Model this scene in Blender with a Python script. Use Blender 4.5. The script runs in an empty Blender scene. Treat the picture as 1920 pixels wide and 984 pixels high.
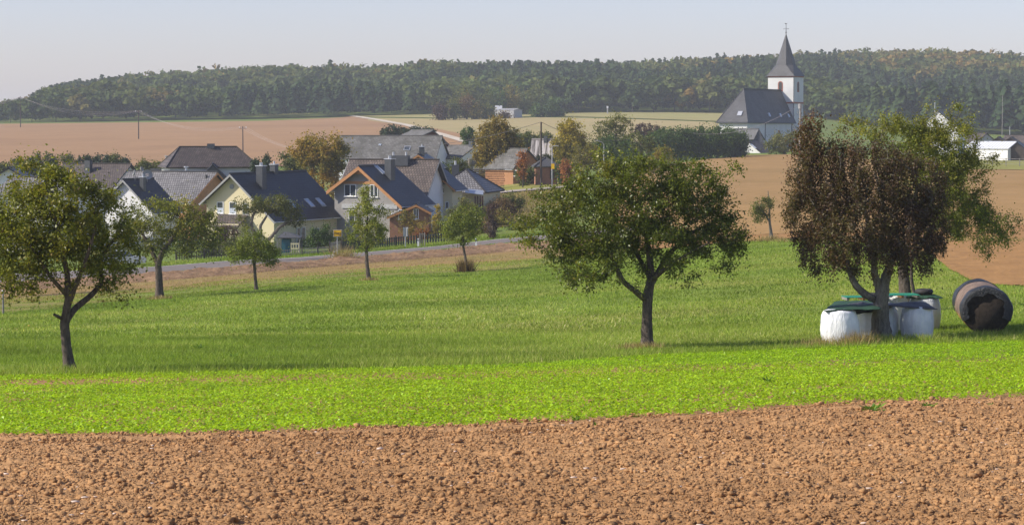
import bpy, math, random
import numpy as np
from mathutils import Vector
R = math.radians
scene = bpy.context.scene
# ------------------------------------------------------------ camera, sky, sun, exposure
FPX, PITCH = 4400.0, math.atan(252 / 4400.0)
cam_d = bpy.data.cameras.new('camera'); cam = bpy.data.objects.new('camera', cam_d)
scene.collection.objects.link(cam)
cam_d.sensor_width = 36; cam_d.lens = 36 * FPX / 1920; cam_d.clip_start = 0.5; cam_d.clip_end = 20000
cam.location = (0, 0, 0); cam.rotation_euler = (math.pi / 2 - PITCH, 0, 0)
scene.camera = cam
SUN_EL, SUN_AZ = R(37), R(-102)           # azimuth clockwise from +Y: the sun stands on the left, a little behind the camera
to_sun = Vector((math.sin(SUN_AZ) * math.cos(SUN_EL), math.cos(SUN_AZ) * math.cos(SUN_EL), math.sin(SUN_EL)))
w = bpy.data.worlds.new('World'); scene.world = w; w.use_nodes = True
nt = w.node_tree; nt.nodes.clear()
sky = nt.nodes.new('ShaderNodeTexSky'); sky.sky_type = 'NISHITA'; sky.sun_disc = False
sky.sun_elevation = SUN_EL; sky.sun_rotation = SUN_AZ
sky.altitude = 400; sky.air_density = 1.0; sky.dust_density = 1.0; sky.ozone_density = 3.5
bg = nt.nodes.new('ShaderNodeBackground'); bg.inputs['Strength'].default_value = 0.132
out = nt.nodes.new('ShaderNodeOutputWorld')
wb = nt.nodes.new('ShaderNodeMix'); wb.data_type = 'RGBA'; wb.blend_type = 'MULTIPLY'; wb.inputs[0].default_value = 1
wb.inputs[7].default_value = (1.09, .94, 1.05, 1)
nt.links.new(sky.outputs[0], wb.inputs[6]); nt.links.new(wb.outputs[2], bg.inputs[0]); nt.links.new(bg.outputs[0], out.inputs[0])
sd = bpy.data.lights.new('sun', 'SUN'); sd.energy = 5.0; sd.angle = R(0.5); sd.color = (1.0, .93, .82)
sun = bpy.data.objects.new('sun', sd); scene.collection.objects.link(sun)
sun.rotation_euler = to_sun.to_track_quat('Z', 'Y').to_euler(); sun.location = (-50, 10, 60)
vs = scene.view_settings
vs.view_transform = 'Standard'; vs.look = 'None'; vs.gamma = 1; vs.use_curve_mapping = False
vs.exposure = 0.25
HAZE = 0.00017

# ------------------------------------------------------------ helpers: tags and meshes
def link(o, parent=None):
    scene.collection.objects.link(o)
    if parent is not None: o.parent = parent
    return o
def tag(o, label=None, cat=None, group=None, kind=None):
    if label: o['label'] = label
    if cat: o['category'] = cat
    if group: o['group'] = group
    if kind: o['kind'] = kind
    return o
def thing(name, loc, label, cat, group=None):
    o = bpy.data.objects.new(name, None); o.location = loc; o.empty_display_size = .3
    link(o); return tag(o, label, cat, group)
def origin(parent):
    v = Vector((0, 0, 0))
    while parent is not None: v = v + parent.location; parent = parent.parent
    return np.array(v)
def mesh_obj(name, V, F, mat, parent=None, smooth=False, attrs=None, uv=None, loc=None):
    """V (n,3) in world space, F (m,k) of one face size or list of such arrays"""
    V = np.asarray(V, dtype=np.float64)
    off = origin(parent) if parent is not None else np.array(loc if loc is not None else (0, 0, 0), float)
    me = bpy.data.meshes.new(name)
    Fs = F if isinstance(F, list) else [F]
    Fs = [np.asarray(f, dtype=np.int32) for f in Fs if len(f)]
    tot = np.concatenate([np.full(len(f), f.shape[1]) for f in Fs]).astype(np.int32)
    flat = np.concatenate([f.ravel() for f in Fs]).astype(np.int32)
    me.vertices.add(len(V)); me.vertices.foreach_set('co', (V - off).astype(np.float32).ravel())
    me.loops.add(len(flat)); me.loops.foreach_set('vertex_index', flat)
    me.polygons.add(len(tot))
    st = np.concatenate([[0], np.cumsum(tot)[:-1]]).astype(np.int32)
    me.polygons.foreach_set('loop_start', st); me.polygons.foreach_set('loop_total', tot)
    if smooth: me.polygons.foreach_set('use_smooth', np.ones(len(tot), dtype=bool))
    if uv is not None:
        l = me.uv_layers.new(name='UVMap'); l.data.foreach_set('uv', np.asarray(uv, np.float32).ravel())
    if attrs:
        for k, a in attrs.items():
            at = me.attributes.new(k, 'FLOAT', 'POINT'); at.data.foreach_set('value', np.asarray(a, np.float32))
    me.update(calc_edges=True); me.validate()
    me.materials.append(mat)
    o = bpy.data.objects.new(name, me)
    if parent is None: o.location = off
    link(o, parent); return o
class MB:
    def __init__(s): s.v = []; s.f = []; s.uv = []
    def face(s, pts, uv=None):
        n = len(s.v); s.v += [tuple(p) for p in pts]; s.f.append(tuple(range(n, n + len(pts))))
        s.uv.append(uv if uv else [(0, 0)] * len(pts))
    def box(s, c, a, b, d):
        """centre and three half vectors"""
        c, a, b, d = [np.asarray(q, float) for q in (c, a, b, d)]
        P = [c + i * a + j * b + k * d for k in (-1, 1) for j in (-1, 1) for i in (-1, 1)]
        if np.dot(np.cross(a, b), d) < 0: o = [(0, 1, 3, 2), (4, 6, 7, 5), (0, 4, 5, 1), (2, 3, 7, 6), (0, 2, 6, 4), (1, 5, 7, 3)]
        else: o = [(0, 2, 3, 1), (4, 5, 7, 6), (0, 1, 5, 4), (2, 6, 7, 3), (0, 4, 6, 2), (1, 3, 7, 5)]
        for q in o: s.face([P[i] for i in q])
        return s
    def abox(s, x0, x1, y0, y1, z0, z1):
        return s.box(((x0 + x1) / 2, (y0 + y1) / 2, (z0 + z1) / 2), ((x1 - x0) / 2, 0, 0), (0, (y1 - y0) / 2, 0), (0, 0, (z1 - z0) / 2))
    def tube(s, pts, rad, n=8, cap=True):
        pts = [np.asarray(p, float) for p in pts]
        if np.isscalar(rad): rad = [rad] * len(pts)
        rings = []; ref = None
        for i, p in enumerate(pts):
            t = pts[min(i + 1, len(pts) - 1)] - pts[max(i - 1, 0)]; t = t / (np.linalg.norm(t) + 1e-9)
            if ref is None: ref = np.cross(t, (0.3, 1, .1) if abs(t[1]) < .9 else (1, 0, 0))
            a = ref - t * np.dot(ref, t); a /= np.linalg.norm(a) + 1e-9; ref = a; b = np.cross(t, a)
            n0 = len(s.v)
            for k in range(n):
                q = 2 * math.pi * k / n; s.v.append(tuple(p + rad[i] * (a * math.cos(q) + b * math.sin(q))))
            rings.append(n0)
        for i in range(len(rings) - 1):
            for k in range(n):
                k2 = (k + 1) % n
                s.f.append((rings[i] + k, rings[i] + k2, rings[i + 1] + k2, rings[i + 1] + k)); s.uv.append([(0, 0)] * 4)
        if cap:
            s.f.append(tuple(rings[0] + k for k in reversed(range(n)))); s.uv.append([(0, 0)] * n)
            s.f.append(tuple(rings[-1] + k for k in range(n))); s.uv.append([(0, 0)] * n)
        return s
    def build(s, name, mat, parent=None, smooth=False, loc=None):
        off = origin(parent) if parent is not None else np.array(loc if loc is not None else (0, 0, 0), float)
        me = bpy.data.meshes.new(name)
        me.from_pydata([tuple(np.array(v) - off) for v in s.v], [], s.f)
        l = me.uv_layers.new(name='UVMap')
        l.data.foreach_set('uv', np.array([c for f in s.uv for c in f], np.float32).ravel())
        if smooth: me.polygons.foreach_set('use_smooth', np.ones(len(s.f), dtype=bool))
        me.materials.append(mat); me.update()
        o = bpy.data.objects.new(name, me)
        if parent is None: o.location = off
        link(o, parent); return o

# value noise
def _h(ix, iy, seed):
    n = (ix.astype(np.int64) * 374761393 + iy.astype(np.int64) * 668265263 + seed * 1442695041) & 0x7fffffff
    n = ((n ^ (n >> 13)) * 1274126177) & 0x7fffffff
    return ((n ^ (n >> 16)) & 0xffff) / 65535.0
def vnoise(x, y, seed=0):
    ix = np.floor(x); iy = np.floor(y); fx = x - ix; fy = y - iy
    fx = fx * fx * (3 - 2 * fx); fy = fy * fy * (3 - 2 * fy)
    a = _h(ix, iy, seed); b = _h(ix + 1, iy, seed); c = _h(ix, iy + 1, seed); d = _h(ix + 1, iy + 1, seed)
    return (a * (1 - fx) + b * fx) * (1 - fy) + (c * (1 - fx) + d * fx) * fy
def fbm(x, y, f, octs=4, seed=0):
    s = 0; a = 1; t = 0
    for o in range(octs):
        s = s + a * vnoise(x * f, y * f, seed + o * 17); t += a; a *= .5; f *= 2.03
    return s / t

# ------------------------------------------------------------ materials
def newmat(name):
    m = bpy.data.materials.new(name); m.use_nodes = True; n = m.node_tree; n.nodes.clear()
    o = n.nodes.new('ShaderNodeOutputMaterial'); p = n.nodes.new('ShaderNodeBsdfPrincipled')
    n.links.new(p.outputs[0], o.inputs[0]); return m, n, p, o
def ramp(n, stops, fac=None, interp='LINEAR'):
    r = n.nodes.new('ShaderNodeValToRGB'); e = r.color_ramp.elements; r.color_ramp.interpolation = interp
    e[0].position = stops[0][0]; e[0].color = (*stops[0][1], 1)
    e[1].position = stops[-1][0]; e[1].color = (*stops[-1][1], 1)
    for s in stops[1:-1]:
        q = e.new(s[0]); q.color = (*s[1], 1)
    if fac is not None: n.links.new(fac, r.inputs[0])
    return r
def noise(n, scale, detail=4, rough=.55, vec=None, dist=0):
    t = n.nodes.new('ShaderNodeTexNoise'); t.inputs['Scale'].default_value = scale
    t.inputs['Detail'].default_value = detail; t.inputs['Roughness'].default_value = rough; t.inputs['Distortion'].default_value = dist
    if vec is not None: n.links.new(vec, t.inputs['Vector'])
    return t
def coords(n, kind='Object', scale=(1, 1, 1), rot=0):
    c = n.nodes.new('ShaderNodeTexCoord'); m = n.nodes.new('ShaderNodeMapping')
    m.inputs['Scale'].default_value = scale; m.inputs['Rotation'].default_value = (0, 0, rot)
    n.links.new(c.outputs[kind], m.inputs['Vector']); return m.outputs[0]
def mix(n, a, b, fac, mode='MIX'):
    m = n.nodes.new('ShaderNodeMix'); m.data_type = 'RGBA'; m.blend_type = mode
    for v, i in ((fac, 0), (a, 6), (b, 7)):
        if isinstance(v, (int, float)): m.inputs[i].default_value = v
        elif isinstance(v, tuple): m.inputs[i].default_value = (*v, 1)
        else: n.links.new(v, m.inputs[i])
    return m.outputs[2]
def bump(n, p, h, strength=.5, dist=.05):
    b = n.nodes.new('ShaderNodeBump'); b.inputs['Strength'].default_value = strength; b.inputs['Distance'].default_value = dist
    n.links.new(h, b.inputs['Height']); n.links.new(b.outputs[0], p.inputs['Normal'])
def plain(name, col, rough=.7, var=.25, scale=3, bs=.2, bd=.02, metal=0, spec=.4):
    m, n, p, o = newmat(name); v = coords(n)
    t = noise(n, scale, 5, .6, v)
    lo = tuple(c * (1 - var) for c in col); hi = tuple(min(1, c * (1 + var)) for c in col)
    r = ramp(n, [(.3, lo), (.7, hi)], t.outputs[0]); n.links.new(r.outputs[0], p.inputs['Base Color'])
    p.inputs['Roughness'].default_value = rough; p.inputs['Metallic'].default_value = metal
    p.inputs['Specular IOR Level'].default_value = spec
    if bs: bump(n, p, noise(n, scale * 6, 4, .6, v).outputs[0], bs, bd)
    return m
def ground_mat(name, cols, s1=.05, s2=.8, s3=8, contrast=.25, bd=.05, rough=.95, bs=.8, rows=None):
    """cols: three colours mixed by large noise; rows: (angle, frequency, strength)"""
    m, n, p, o = newmat(name); v = coords(n)
    a = noise(n, s1, 4, .6, v); r = ramp(n, [(.32, cols[0]), (.5, cols[1]), (.68, cols[2])], a.outputs[0])
    b = noise(n, s2, 5, .65, v); rb = ramp(n, [(.3, (1 - contrast,) * 3), (.7, (1 + contrast,) * 3)], b.outputs[0])
    c = noise(n, s3, 4, .7, v); rc = ramp(n, [(.3, (1 - contrast,) * 3), (.7, (1 + contrast,) * 3)], c.outputs[0])
    col = mix(n, mix(n, r.outputs[0], rb.outputs[0], 1.0, 'MULTIPLY'), rc.outputs[0], 1.0, 'MULTIPLY')
    if rows:
        wv = n.nodes.new('ShaderNodeTexWave'); wv.inputs['Scale'].default_value = rows[1]
        wv.inputs['Distortion'].default_value = 1.2; wv.inputs['Detail'].default_value = 2; wv.inputs['Detail Scale'].default_value = .3
        n.links.new(coords(n, 'Object', (1, 1, 1), rows[0]), wv.inputs['Vector'])
        rw = ramp(n, [(0, (1 - rows[2],) * 3), (1, (1 + rows[2] * .6,) * 3)], wv.outputs[0])
        col = mix(n, col, rw.outputs[0], 1.0, 'MULTIPLY')
    n.links.new(col, p.inputs['Base Color']); p.inputs['Roughness'].default_value = rough; p.inputs['Specular IOR Level'].default_value = .15
    bump(n, p, c.outputs[0], bs, bd); return m
def leaf_mat(name, stops, trans=.35, rough=.45, spec=.45, cl=.9, attr=True, var=.35):
    """colour from the per-clump attribute 'tint', with spread from leaf to leaf"""
    m, n, p, o = newmat(name)
    geo = n.nodes.new('ShaderNodeNewGeometry')
    at = n.nodes.new('ShaderNodeAttribute'); at.attribute_name = 'tint'
    r = ramp(n, stops, at.outputs['Fac'])
    v = coords(n); cn = noise(n, cl, 3, .6, v)
    a = ramp(n, [(.3, (1 - var,) * 3), (.7, (1 + var,) * 3)], cn.outputs[0])
    b = ramp(n, [(0, (.7, .7, .7)), (1, (1.3, 1.3, 1.2))], geo.outputs['Random Per Island'])
    col = mix(n, mix(n, r.outputs[0], a.outputs[0], 1.0, 'MULTIPLY'), b.outputs[0], 1.0, 'MULTIPLY')
    n.links.new(col, p.inputs['Base Color']); p.inputs['Roughness'].default_value = rough; p.inputs['Specular IOR Level'].default_value = spec
    tr = n.nodes.new('ShaderNodeBsdfTranslucent'); 
    tc = mix(n, col, (1.25, 1.25, .6), 1.0, 'MULTIPLY'); n.links.new(tc, tr.inputs[0])
    ms = n.nodes.new('ShaderNodeMixShader'); ms.inputs[0].default_value = trans
    n.links.new(p.outputs[0], ms.inputs[1]); n.links.new(tr.outputs[0], ms.inputs[2]); n.links.new(ms.outputs[0], o.inputs[0])
    return m
def tile_mat(name, col, dark=.35, rough=.55, tw=.33, th=.36, var=.2, spec=.5, moss=None):
    m, n, p, o = newmat(name); v = coords(n, 'UV')
    bt = n.nodes.new('ShaderNodeTexBrick'); bt.offset = .5
    n.links.new(v, bt.inputs['Vector'])
    bt.inputs['Scale'].default_value = 1; bt.inputs['Brick Width'].default_value = tw; bt.inputs['Row Height'].default_value = th
    bt.inputs['Mortar Size'].default_value = .06; bt.inputs['Mortar Smooth'].default_value = .6; bt.inputs['Bias'].default_value = 0
    bt.inputs['Color1'].default_value = (*[c * (1 - var) for c in col], 1); bt.inputs['Color2'].default_value = (*[c * (1 + var) for c in col], 1)
    bt.inputs['Mortar'].default_value = (*[c * dark for c in col], 1)
    t = noise(n, .5, 5, .65, coords(n)); r = ramp(n, [(.35, (.75, .75, .75)), (.65, (1.2, 1.2, 1.2))], t.outputs[0])
    c = mix(n, bt.outputs[0], r.outputs[0], 1.0, 'MULTIPLY')
    if moss:
        t2 = noise(n, .9, 6, .7, coords(n)); r2 = ramp(n, [(.48, (0, 0, 0)), (.62, (1, 1, 1))], t2.outputs[0])
        c = mix(n, c, moss, r2.outputs[0])
    n.links.new(c, p.inputs['Base Color']); p.inputs['Roughness'].default_value = rough; p.inputs['Specular IOR Level'].default_value = spec
    inv = n.nodes.new('ShaderNodeMath'); inv.operation = 'SUBTRACT'; inv.inputs[0].default_value = 1; n.links.new(bt.outputs['Fac'], inv.inputs[1])
    bump(n, p, inv.outputs[0], .6, .04); return m

# ------------------------------------------------------------ the terrain
cp, sp = math.cos(PITCH), math.sin(PITCH)
def ray(u, v):
    a = (u - 960) / FPX; b = (492 - v) / FPX
    d = np.array([a, cp + b * sp, -sp + b * cp]); return d / d[1]
def P(u, v, Y): return ray(u, v) * Y
def zv(v, Y):
    b = (492 - v) / FPX; return (-sp + b * cp) / (cp + b * sp) * Y
COLS = [-500, 0, 100, 250, 480, 720, 960, 1200, 1440, 1680, 1920, 2400]
ROWS = {
 20: [985, 985, 984, 982, 980, 978, 975, 972, 968, 964, 960, 955],
 32: [835, 825, 823, 820, 815, 811, 805, 797, 788, 781, 775, 768],
 45: [765, 760, 758, 755, 750, 746, 742, 734, 725, 718, 712, 705],
 62: [706, 703, 702, 701, 698, 696, 693, 688, 683, 678, 672, 665],
 80: [656, 655, 654, 654, 652, 651, 650, 649, 647, 640, 632, 624],
 110: [614, 610, 608, 605, 600, 597, 590, 582, 570, 558, 545, 530],
 150: [580, 575, 569, 561, 545, 536, 525, 510, 490, 475, 462, 448],
 190: [552, 546, 540, 532, 515, 503, 490, 472, 450, 436, 425, 415],
 210: [540, 532, 522, 510, 501, 491, 478, 458, 436, 421, 412, 402],
 245: [500, 492, 488, 484, 478, 469, 457, 436, 409, 396, 388, 378],
 275: [475, 466, 464, 460, 455, 450, 414, 395, 384, 374, 367, 358],
 300: [460, 452, 450, 448, 443, 432, 362, 358, 366, 360, 356, 346],
 340: [440, 432, 430, 425, 415, 400, 345, 342, 341, 338, 336, 330],
 420: [370, 367, 366, 364, 360, 352, 326, 315, 307, 309, 311, 308],
 520: [312, 310, 309, 309, 308, 304, 300, 294, 287, 290, 294, 296],
 650: [276, 275, 275, 274, 272, 269, 268, 264, 258, 271, 276, 280],
 800: [249, 248, 247, 246, 244, 240, 240, 236, 233, 258, 263, 266],
 1000: [234, 231, 230, 229, 226, 220, 214, 213, 214, 238, 249, 250],
 1150: [232, 229, 227, 224, 220, 214, 209, 208, 208, 220, 230, 232],
 1300: [227, 224, 219, 193, 180, 176, 171, 170, 163, 165, 170, 170],
 1500: [224, 222, 211, 188, 179, 172, 166, 166, 147, 141, 146, 150],
 1750: [226, 222, 212, 194, 186, 180, 175, 174, 158, 152, 156, 160],
 4500: [232, 230, 228, 225, 222, 220, 218, 218, 215, 215, 215, 215]}
YS = np.array(sorted(ROWS)); 
GU = np.linspace(-500, 2400, 233); GL = np.linspace(math.log(20), math.log(4500), 300)
tab = np.array([[zv(v, y) for v in ROWS[y]] for y in YS])        # heights at the control points
t1 = np.array([np.interp(GU, COLS, r) for r in tab])
t2 = np.array([np.interp(GL, np.log(YS), t1[:, j]) for j in range(len(GU))]).T
def blur(A, k, ax):
    ker = np.hanning(2 * k + 3)[1:-1]; ker /= ker.sum()
    pad = [(0, 0), (0, 0)]; pad[ax] = (k, k); B = np.pad(A, pad, mode='reflect', reflect_type='odd')
    return np.apply_along_axis(lambda r: np.convolve(r, ker, 'valid'), ax, B)
GZ = blur(blur(t2, 6, 1), 5, 0)
def tz(x, y):
    x = np.asarray(x, float); y = np.asarray(y, float)
    yy = np.maximum(y, 1e-3); u = 960 + FPX * x / np.maximum(yy, 20)
    L = np.log(np.clip(yy, 20, 4499))
    i = np.clip((L - GL[0]) / (GL[1] - GL[0]), 0, len(GL) - 1.001); j = np.clip((u - GU[0]) / (GU[1] - GU[0]), 0, len(GU) - 1.001)
    i0 = i.astype(int); j0 = j.astype(int); fi = i - i0; fj = j - j0
    z = (GZ[i0, j0] * (1 - fi) + GZ[i0 + 1, j0] * fi) * (1 - fj) + (GZ[i0, j0 + 1] * (1 - fi) + GZ[i0 + 1, j0 + 1] * fi) * fj
    return np.where(y < 20, -1.7 + (z + 1.7) * (np.maximum(y, 0) / 20), z)
HY = np.exp(np.linspace(math.log(8), math.log(4000), 2500))
def hitY(u, v, ymin=8):
    d = ray(u, v); g = HY[HY >= ymin]
    below = d[2] * g <= tz(d[0] * g, g)
    k = np.argmax(below) if below.any() else len(g) - 1
    if k == 0: return g[0]
    a, b = g[k - 1], g[k]
    for _ in range(12):
        m = (a + b) / 2
        if d[2] * m <= tz(d[0] * m, m): b = m
        else: a = m
    return (a + b) / 2
def G(u, v, ymin=8):
    Y = hitY(u, v, ymin); d = ray(u, v) * Y; return np.array([d[0], Y, float(tz(d[0], Y))])
def GU_(u, Y):
    """ground point in image column u at distance Y"""
    x = (u - 960) / FPX * Y; z = float(tz(x, Y)); x = (u - 960) / FPX * (Y * cp - z * sp); return np.array([x, Y, float(tz(x, Y))])
def gridfaces(nr, nc):
    i = np.arange(nr - 1)[:, None] * nc + np.arange(nc - 1)[None, :]
    i = i.ravel(); return np.stack([i, i + 1, i + nc + 1, i + nc], 1)

M = {}
M['turf'] = ground_mat('turf', [(.16, .20, .035), (.12, .17, .03), (.20, .19, .05)], .03, .5, 6, .25, .06)
us = np.concatenate([np.linspace(-9000, -560, 24), np.linspace(-500, 2400, 180), np.linspace(2460, 11000, 24)])
ys = np.concatenate([[-14, -9, -5, 0, 4, 8, 12, 16], np.exp(np.linspace(math.log(20), math.log(4400), 300))])
UU, YY = np.meshgrid(us, ys); XX = (UU - 960) / FPX * np.maximum(YY, 30)
V = np.stack([XX, YY, tz(XX, YY)], -1).reshape(-1, 3)
V[:, 2] -= np.clip(V[:, 1] * .0001, .004, .1)
V[:, 2] -= np.where(V[:, 1] < 62, .12, 0)
o = mesh_obj('ground', V, gridfaces(len(ys), len(us)), M['turf'], smooth=True); tag(o, kind='structure')

def curve(c): 
    c = np.array(c, float); return lambda u: np.interp(u, c[:, 0], c[:, 1])
def patch(name, lo, hi, u0, u1, mat, nu=120, nv=40, lift=.004, disp=None, ymin=8, smooth=True):
    lo = curve(lo); hi = curve(hi); U = np.linspace(u0, u1, nu)
    Ya = np.array([hitY(u, lo(u), ymin) for u in U]); Yb = np.array([hitY(u, hi(u), ymin) for u in U])
    Yb = np.maximum(Yb, Ya + .01); t = np.linspace(0, 1, nv)[:, None]
    Y = np.exp(np.log(Ya)[None] * (1 - t) + np.log(Yb)[None] * t)
    X = (U[None] - 960) / FPX * Y; Z = tz(X, Y); X = (U[None] - 960) / FPX * (Y * cp - Z * sp); Z = tz(X, Y) + lift
    if disp is not None: Z = Z + disp(X, Y, t)
    V = np.stack([X, Y, Z], -1).reshape(-1, 3)
    o = mesh_obj(name, V, gridfaces(nv, nu), mat, smooth=smooth); tag(o, kind='structure'); return o
# ------------------------------------------------------------ fields, road, track
rng = np.random.default_rng(5)
def soil_mat(name, k=1.0):
    m, n, p, o = newmat(name); v = coords(n)
    a = noise(n, .25, 4, .6, v); r = ramp(n, [(.35, (.39 * k, .22 * k, .10 * k)), (.65, (.48 * k, .28 * k, .13 * k))], a.outputs[0])
    b = noise(n, 5, 7, .75, coords(n, 'Object', (.35, 1.6, 1))); rb = ramp(n, [(.3, (.68, .66, .64)), (.7, (1.24, 1.22, 1.2))], b.outputs[0])
    c = noise(n, 70, 3, .6, v); rc = ramp(n, [(.3, (.8, .8, .8)), (.72, (1.2, 1.2, 1.2))], c.outputs[0])
    col = mix(n, mix(n, r.outputs[0], rb.outputs[0], 1.0, 'MULTIPLY'), rc.outputs[0], 1.0, 'MULTIPLY')
    n.links.new(col, p.inputs['Base Color']); p.inputs['Roughness'].default_value = .95; p.inputs['Specular IOR Level'].default_value = .1
    bump(n, p, noise(n, 28, 6, .75, v).outputs[0], .9, .02); return m
M['soil'] = soil_mat('soil')
M['crop_soil'] = soil_mat('crop_soil', .85)
E_SOIL = [(-400, 826), (0, 820), (300, 819), (600, 812), (900, 803), (1200, 789), (1500, 768), (1920, 750), (2300, 738)]
E_CROP = [(-400, 712), (0, 707), (480, 698), (960, 686), (1213, 668), (1500, 655), (1920, 640), (2300, 628)]
def rough_soil(X, Y, t):
    z = .06 * (fbm(X, Y, 2.2, 3, 1) - .5) + .075 * (fbm(X * .8, Y * 1.2, 7, 4, 2) - .5) + .05 * np.maximum(vnoise(X * 17, Y * 17, 5) - .5, 0)
    ed = np.clip((1 - t) * 14, 0, 1)
    z = z + .035 * np.abs(np.sin((Y + .05 * X) * 5.0)) * (fbm(X, Y, .5, 2, 9) > .42)
    z = z + .045 * (fbm(X * .12, Y * 2.6 + .1 * X, 1.0, 2, 61) - .5)
    for tc_, tw_ in ((.925, .006), (.945, .004)): z = z - .085 * np.exp(-((t - tc_ - .004 * fbm(X, Y, .3, 2, 44)) / tw_) ** 2)
    z = z + .03 * np.exp(-((t - .965) / .012) ** 2) * (.4 + fbm(X, Y, 1.5, 3, 41))
    return z * (.5 + .5 * ed) + .03
patch('ploughed_field', [(-400, 1120), (2400, 1100)], E_SOIL, -260, 2180, M['soil'], 900, 520, .0, rough_soil, ymin=8)
patch('crop_field', E_SOIL, E_CROP, -400, 2300, M['crop_soil'], 300, 220, -.01, lambda X, Y, t: .05 * (fbm(X, Y, 4, 4, 3) - .5), ymin=8)
# meadow sheet
def meadow_mat():
    m, n, p, o = newmat('meadow_grass'); v = coords(n)
    a = noise(n, .045, 5, .6, coords(n, 'Object', (1, 1.6, 1))); r = ramp(n, [(.3, (.16, .23, .03)), (.5, (.20, .27, .036)), (.7, (.29, .29, .06))], a.outputs[0])
    b = noise(n, .5, 5, .7, v); rb = ramp(n, [(.3, (.78, .8, .8)), (.7, (1.22, 1.18, 1.2))], b.outputs[0])
    c = noise(n, 5, 5, .75, v); rc = ramp(n, [(.3, (.6, .62, .6)), (.7, (1.35, 1.3, 1.3))], c.outputs[0])
    col = mix(n, mix(n, r.outputs[0], rb.outputs[0], 1.0, 'MULTIPLY'), rc.outputs[0], 1.0, 'MULTIPLY')
    n.links.new(col, p.inputs['Base Color']); p.inputs['Roughness'].default_value = .9; p.inputs['Specular IOR Level'].default_value = .15
    bump(n, p, c.outputs[0], .7, .12); return m
M['meadow'] = meadow_mat()
E_MEADOW = [(-400, 620), (0, 588), (300, 556), (600, 526), (940, 507), (1100, 482), (1200, 471), (1400, 453), (1500, 448), (1640, 458), (1740, 474), (1780, 505), (1830, 532), (1920, 537), (2300, 548)]
patch('meadow', E_CROP, E_MEADOW, -400, 2300, M['meadow'], 260, 160, .02, lambda X, Y, t: .07 * (fbm(X, Y, .5, 3, 3) - .5))
M['stubble'] = ground_mat('stubble', [(.25, .165, .06), (.28, .185, .07), (.19, .18, .045)], .06, .5, 5, .22, .08)
E_STUB = [(-400, 585), (0, 548), (300, 528), (620, 500), (940, 474), (1100, 462), (1200, 455)]
patch('stubble_strip', [(-400, 606), (0, 572), (300, 546), (600, 516), (940, 494), (1100, 478), (1200, 467)], E_STUB, -400, 1190, M['stubble'], 200, 30, .05)
M['headland'] = ground_mat('headland', [(.17, .19, .035), (.22, .19, .05), (.16, .21, .035)], .08, .4, 5, .25, .1)
patch('field_margin', [(-400, 622), (0, 590), (300, 558), (600, 528), (940, 509), (1100, 484), (1200, 473)], [(-400, 606), (0, 572), (300, 546), (600, 516), (940, 494), (1100, 478), (1200, 467)], -400, 1190, M['headland'], 200, 16, .045)
M['windrow'] = ground_mat('cut_stalks', [(.30, .19, .10), (.24, .145, .08), (.34, .22, .12)], .4, 2, 7, .35, .2)
def heap(X, Y, t):
    e = np.sin(np.pi * np.clip(t, 0, 1)) ** .6
    return e * (.25 + .75 * fbm(X, Y, .9, 4, 7)) * .75
E_WIND = [(-400, 560), (0, 535), (300, 518), (529, 500), (620, 492), (780, 479), (940, 463), (1100, 456), (1200, 449)]
tag(patch('dug_soil_ridge', E_STUB, E_WIND, -400, 1190, M['windrow'], 700, 26, .03, heap), kind='structure')
M['asphalt'] = ground_mat('asphalt', [(.155, .132, .118), (.175, .15, .135), (.195, .165, .147)], .1, 1, 20, .1, .01, .85)
E_RL = [(-400, 555), (0, 534), (300, 514), (529, 496), (620, 488), (780, 474), (956, 456), (1100, 444), (1250, 430)]
E_RU = [(-400, 532), (0, 516), (300, 501), (420, 491), (561, 484), (685, 474), (810, 464), (931, 450), (1100, 436), (1250, 421)]
patch('road', E_RL, E_RU, -400, 1250, M['asphalt'], 240, 10, .08)
M['paint'] = plain('road_paint', (.75, .75, .72), .8, .15)
patch('road_edge_line', [(a, b + .8) for a, b in E_RU], [(a, b + .55) for a, b in E_RU], -400, 1250, M['paint'], 200, 2, .10)
# right slope: two ploughed fields
M['right_near'] = ground_mat('rusty_soil', [(.29, .155, .055), (.33, .18, .065), (.26, .14, .048)], .05, .7, 5, .16, .08)
M['right_far'] = ground_mat('tan_soil', [(.30, .18, .062), (.34, .205, .078), (.285, .175, .062)], .03, .4, 3, .1, .1, rows=(R(-16), .85, .13))
E_R1 = [(1080, 470), (1300, 446), (1500, 438), (1640, 436), (1780, 430), (1920, 422), (2300, 410)]
patch('bare_field', E_MEADOW, E_R1, 1150, 2300, M['right_near'], 240, 60, .06, lambda X, Y, t: .12 * (fbm(X, Y, 1.2, 4, 8) - .5))
patch('tilled_field', E_R1, [(1080, 350), (1250, 310), (1380, 292), (1500, 290), (1640, 300), (1760, 314), (1920, 318), (2300, 322)], 1150, 2300, M['right_far'], 240, 90, .08)
# far left field, track and pale fields
M['far_brown'] = ground_mat('far_brown_soil', [(.30, .175, .085), (.33, .195, .095), (.285, .165, .08)], .008, .06, .5, .07, .1, rows=(R(78), .03, .06))
patch('brown_field', [(-500, 314), (0, 313), (480, 313), (900, 306)], [(-500, 235), (0, 233), (300, 230), (500, 227.5), (640, 221), (668, 218.5), (764, 236), (830, 252), (884, 269), (900, 274)], -500, 900, M['far_brown'], 200, 80, .15, ymin=430)
patch('small_brown_field', [(780, 240), (830, 251), (880, 266), (900, 270)], [(780, 238), (830, 243), (880, 255), (900, 262)], 780, 900, M['far_brown'], 30, 12, .15, ymin=430)
M['pale'] = ground_mat('pale_crop', [(.27, .25, .09), (.31, .27, .105), (.25, .255, .08)], .012, .1, .7, .08, .1)
M['pale2'] = ground_mat('pale_stubble', [(.33, .27, .12), (.36, .285, .13), (.30, .26, .11)], .012, .1, .7, .08, .1)
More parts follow.
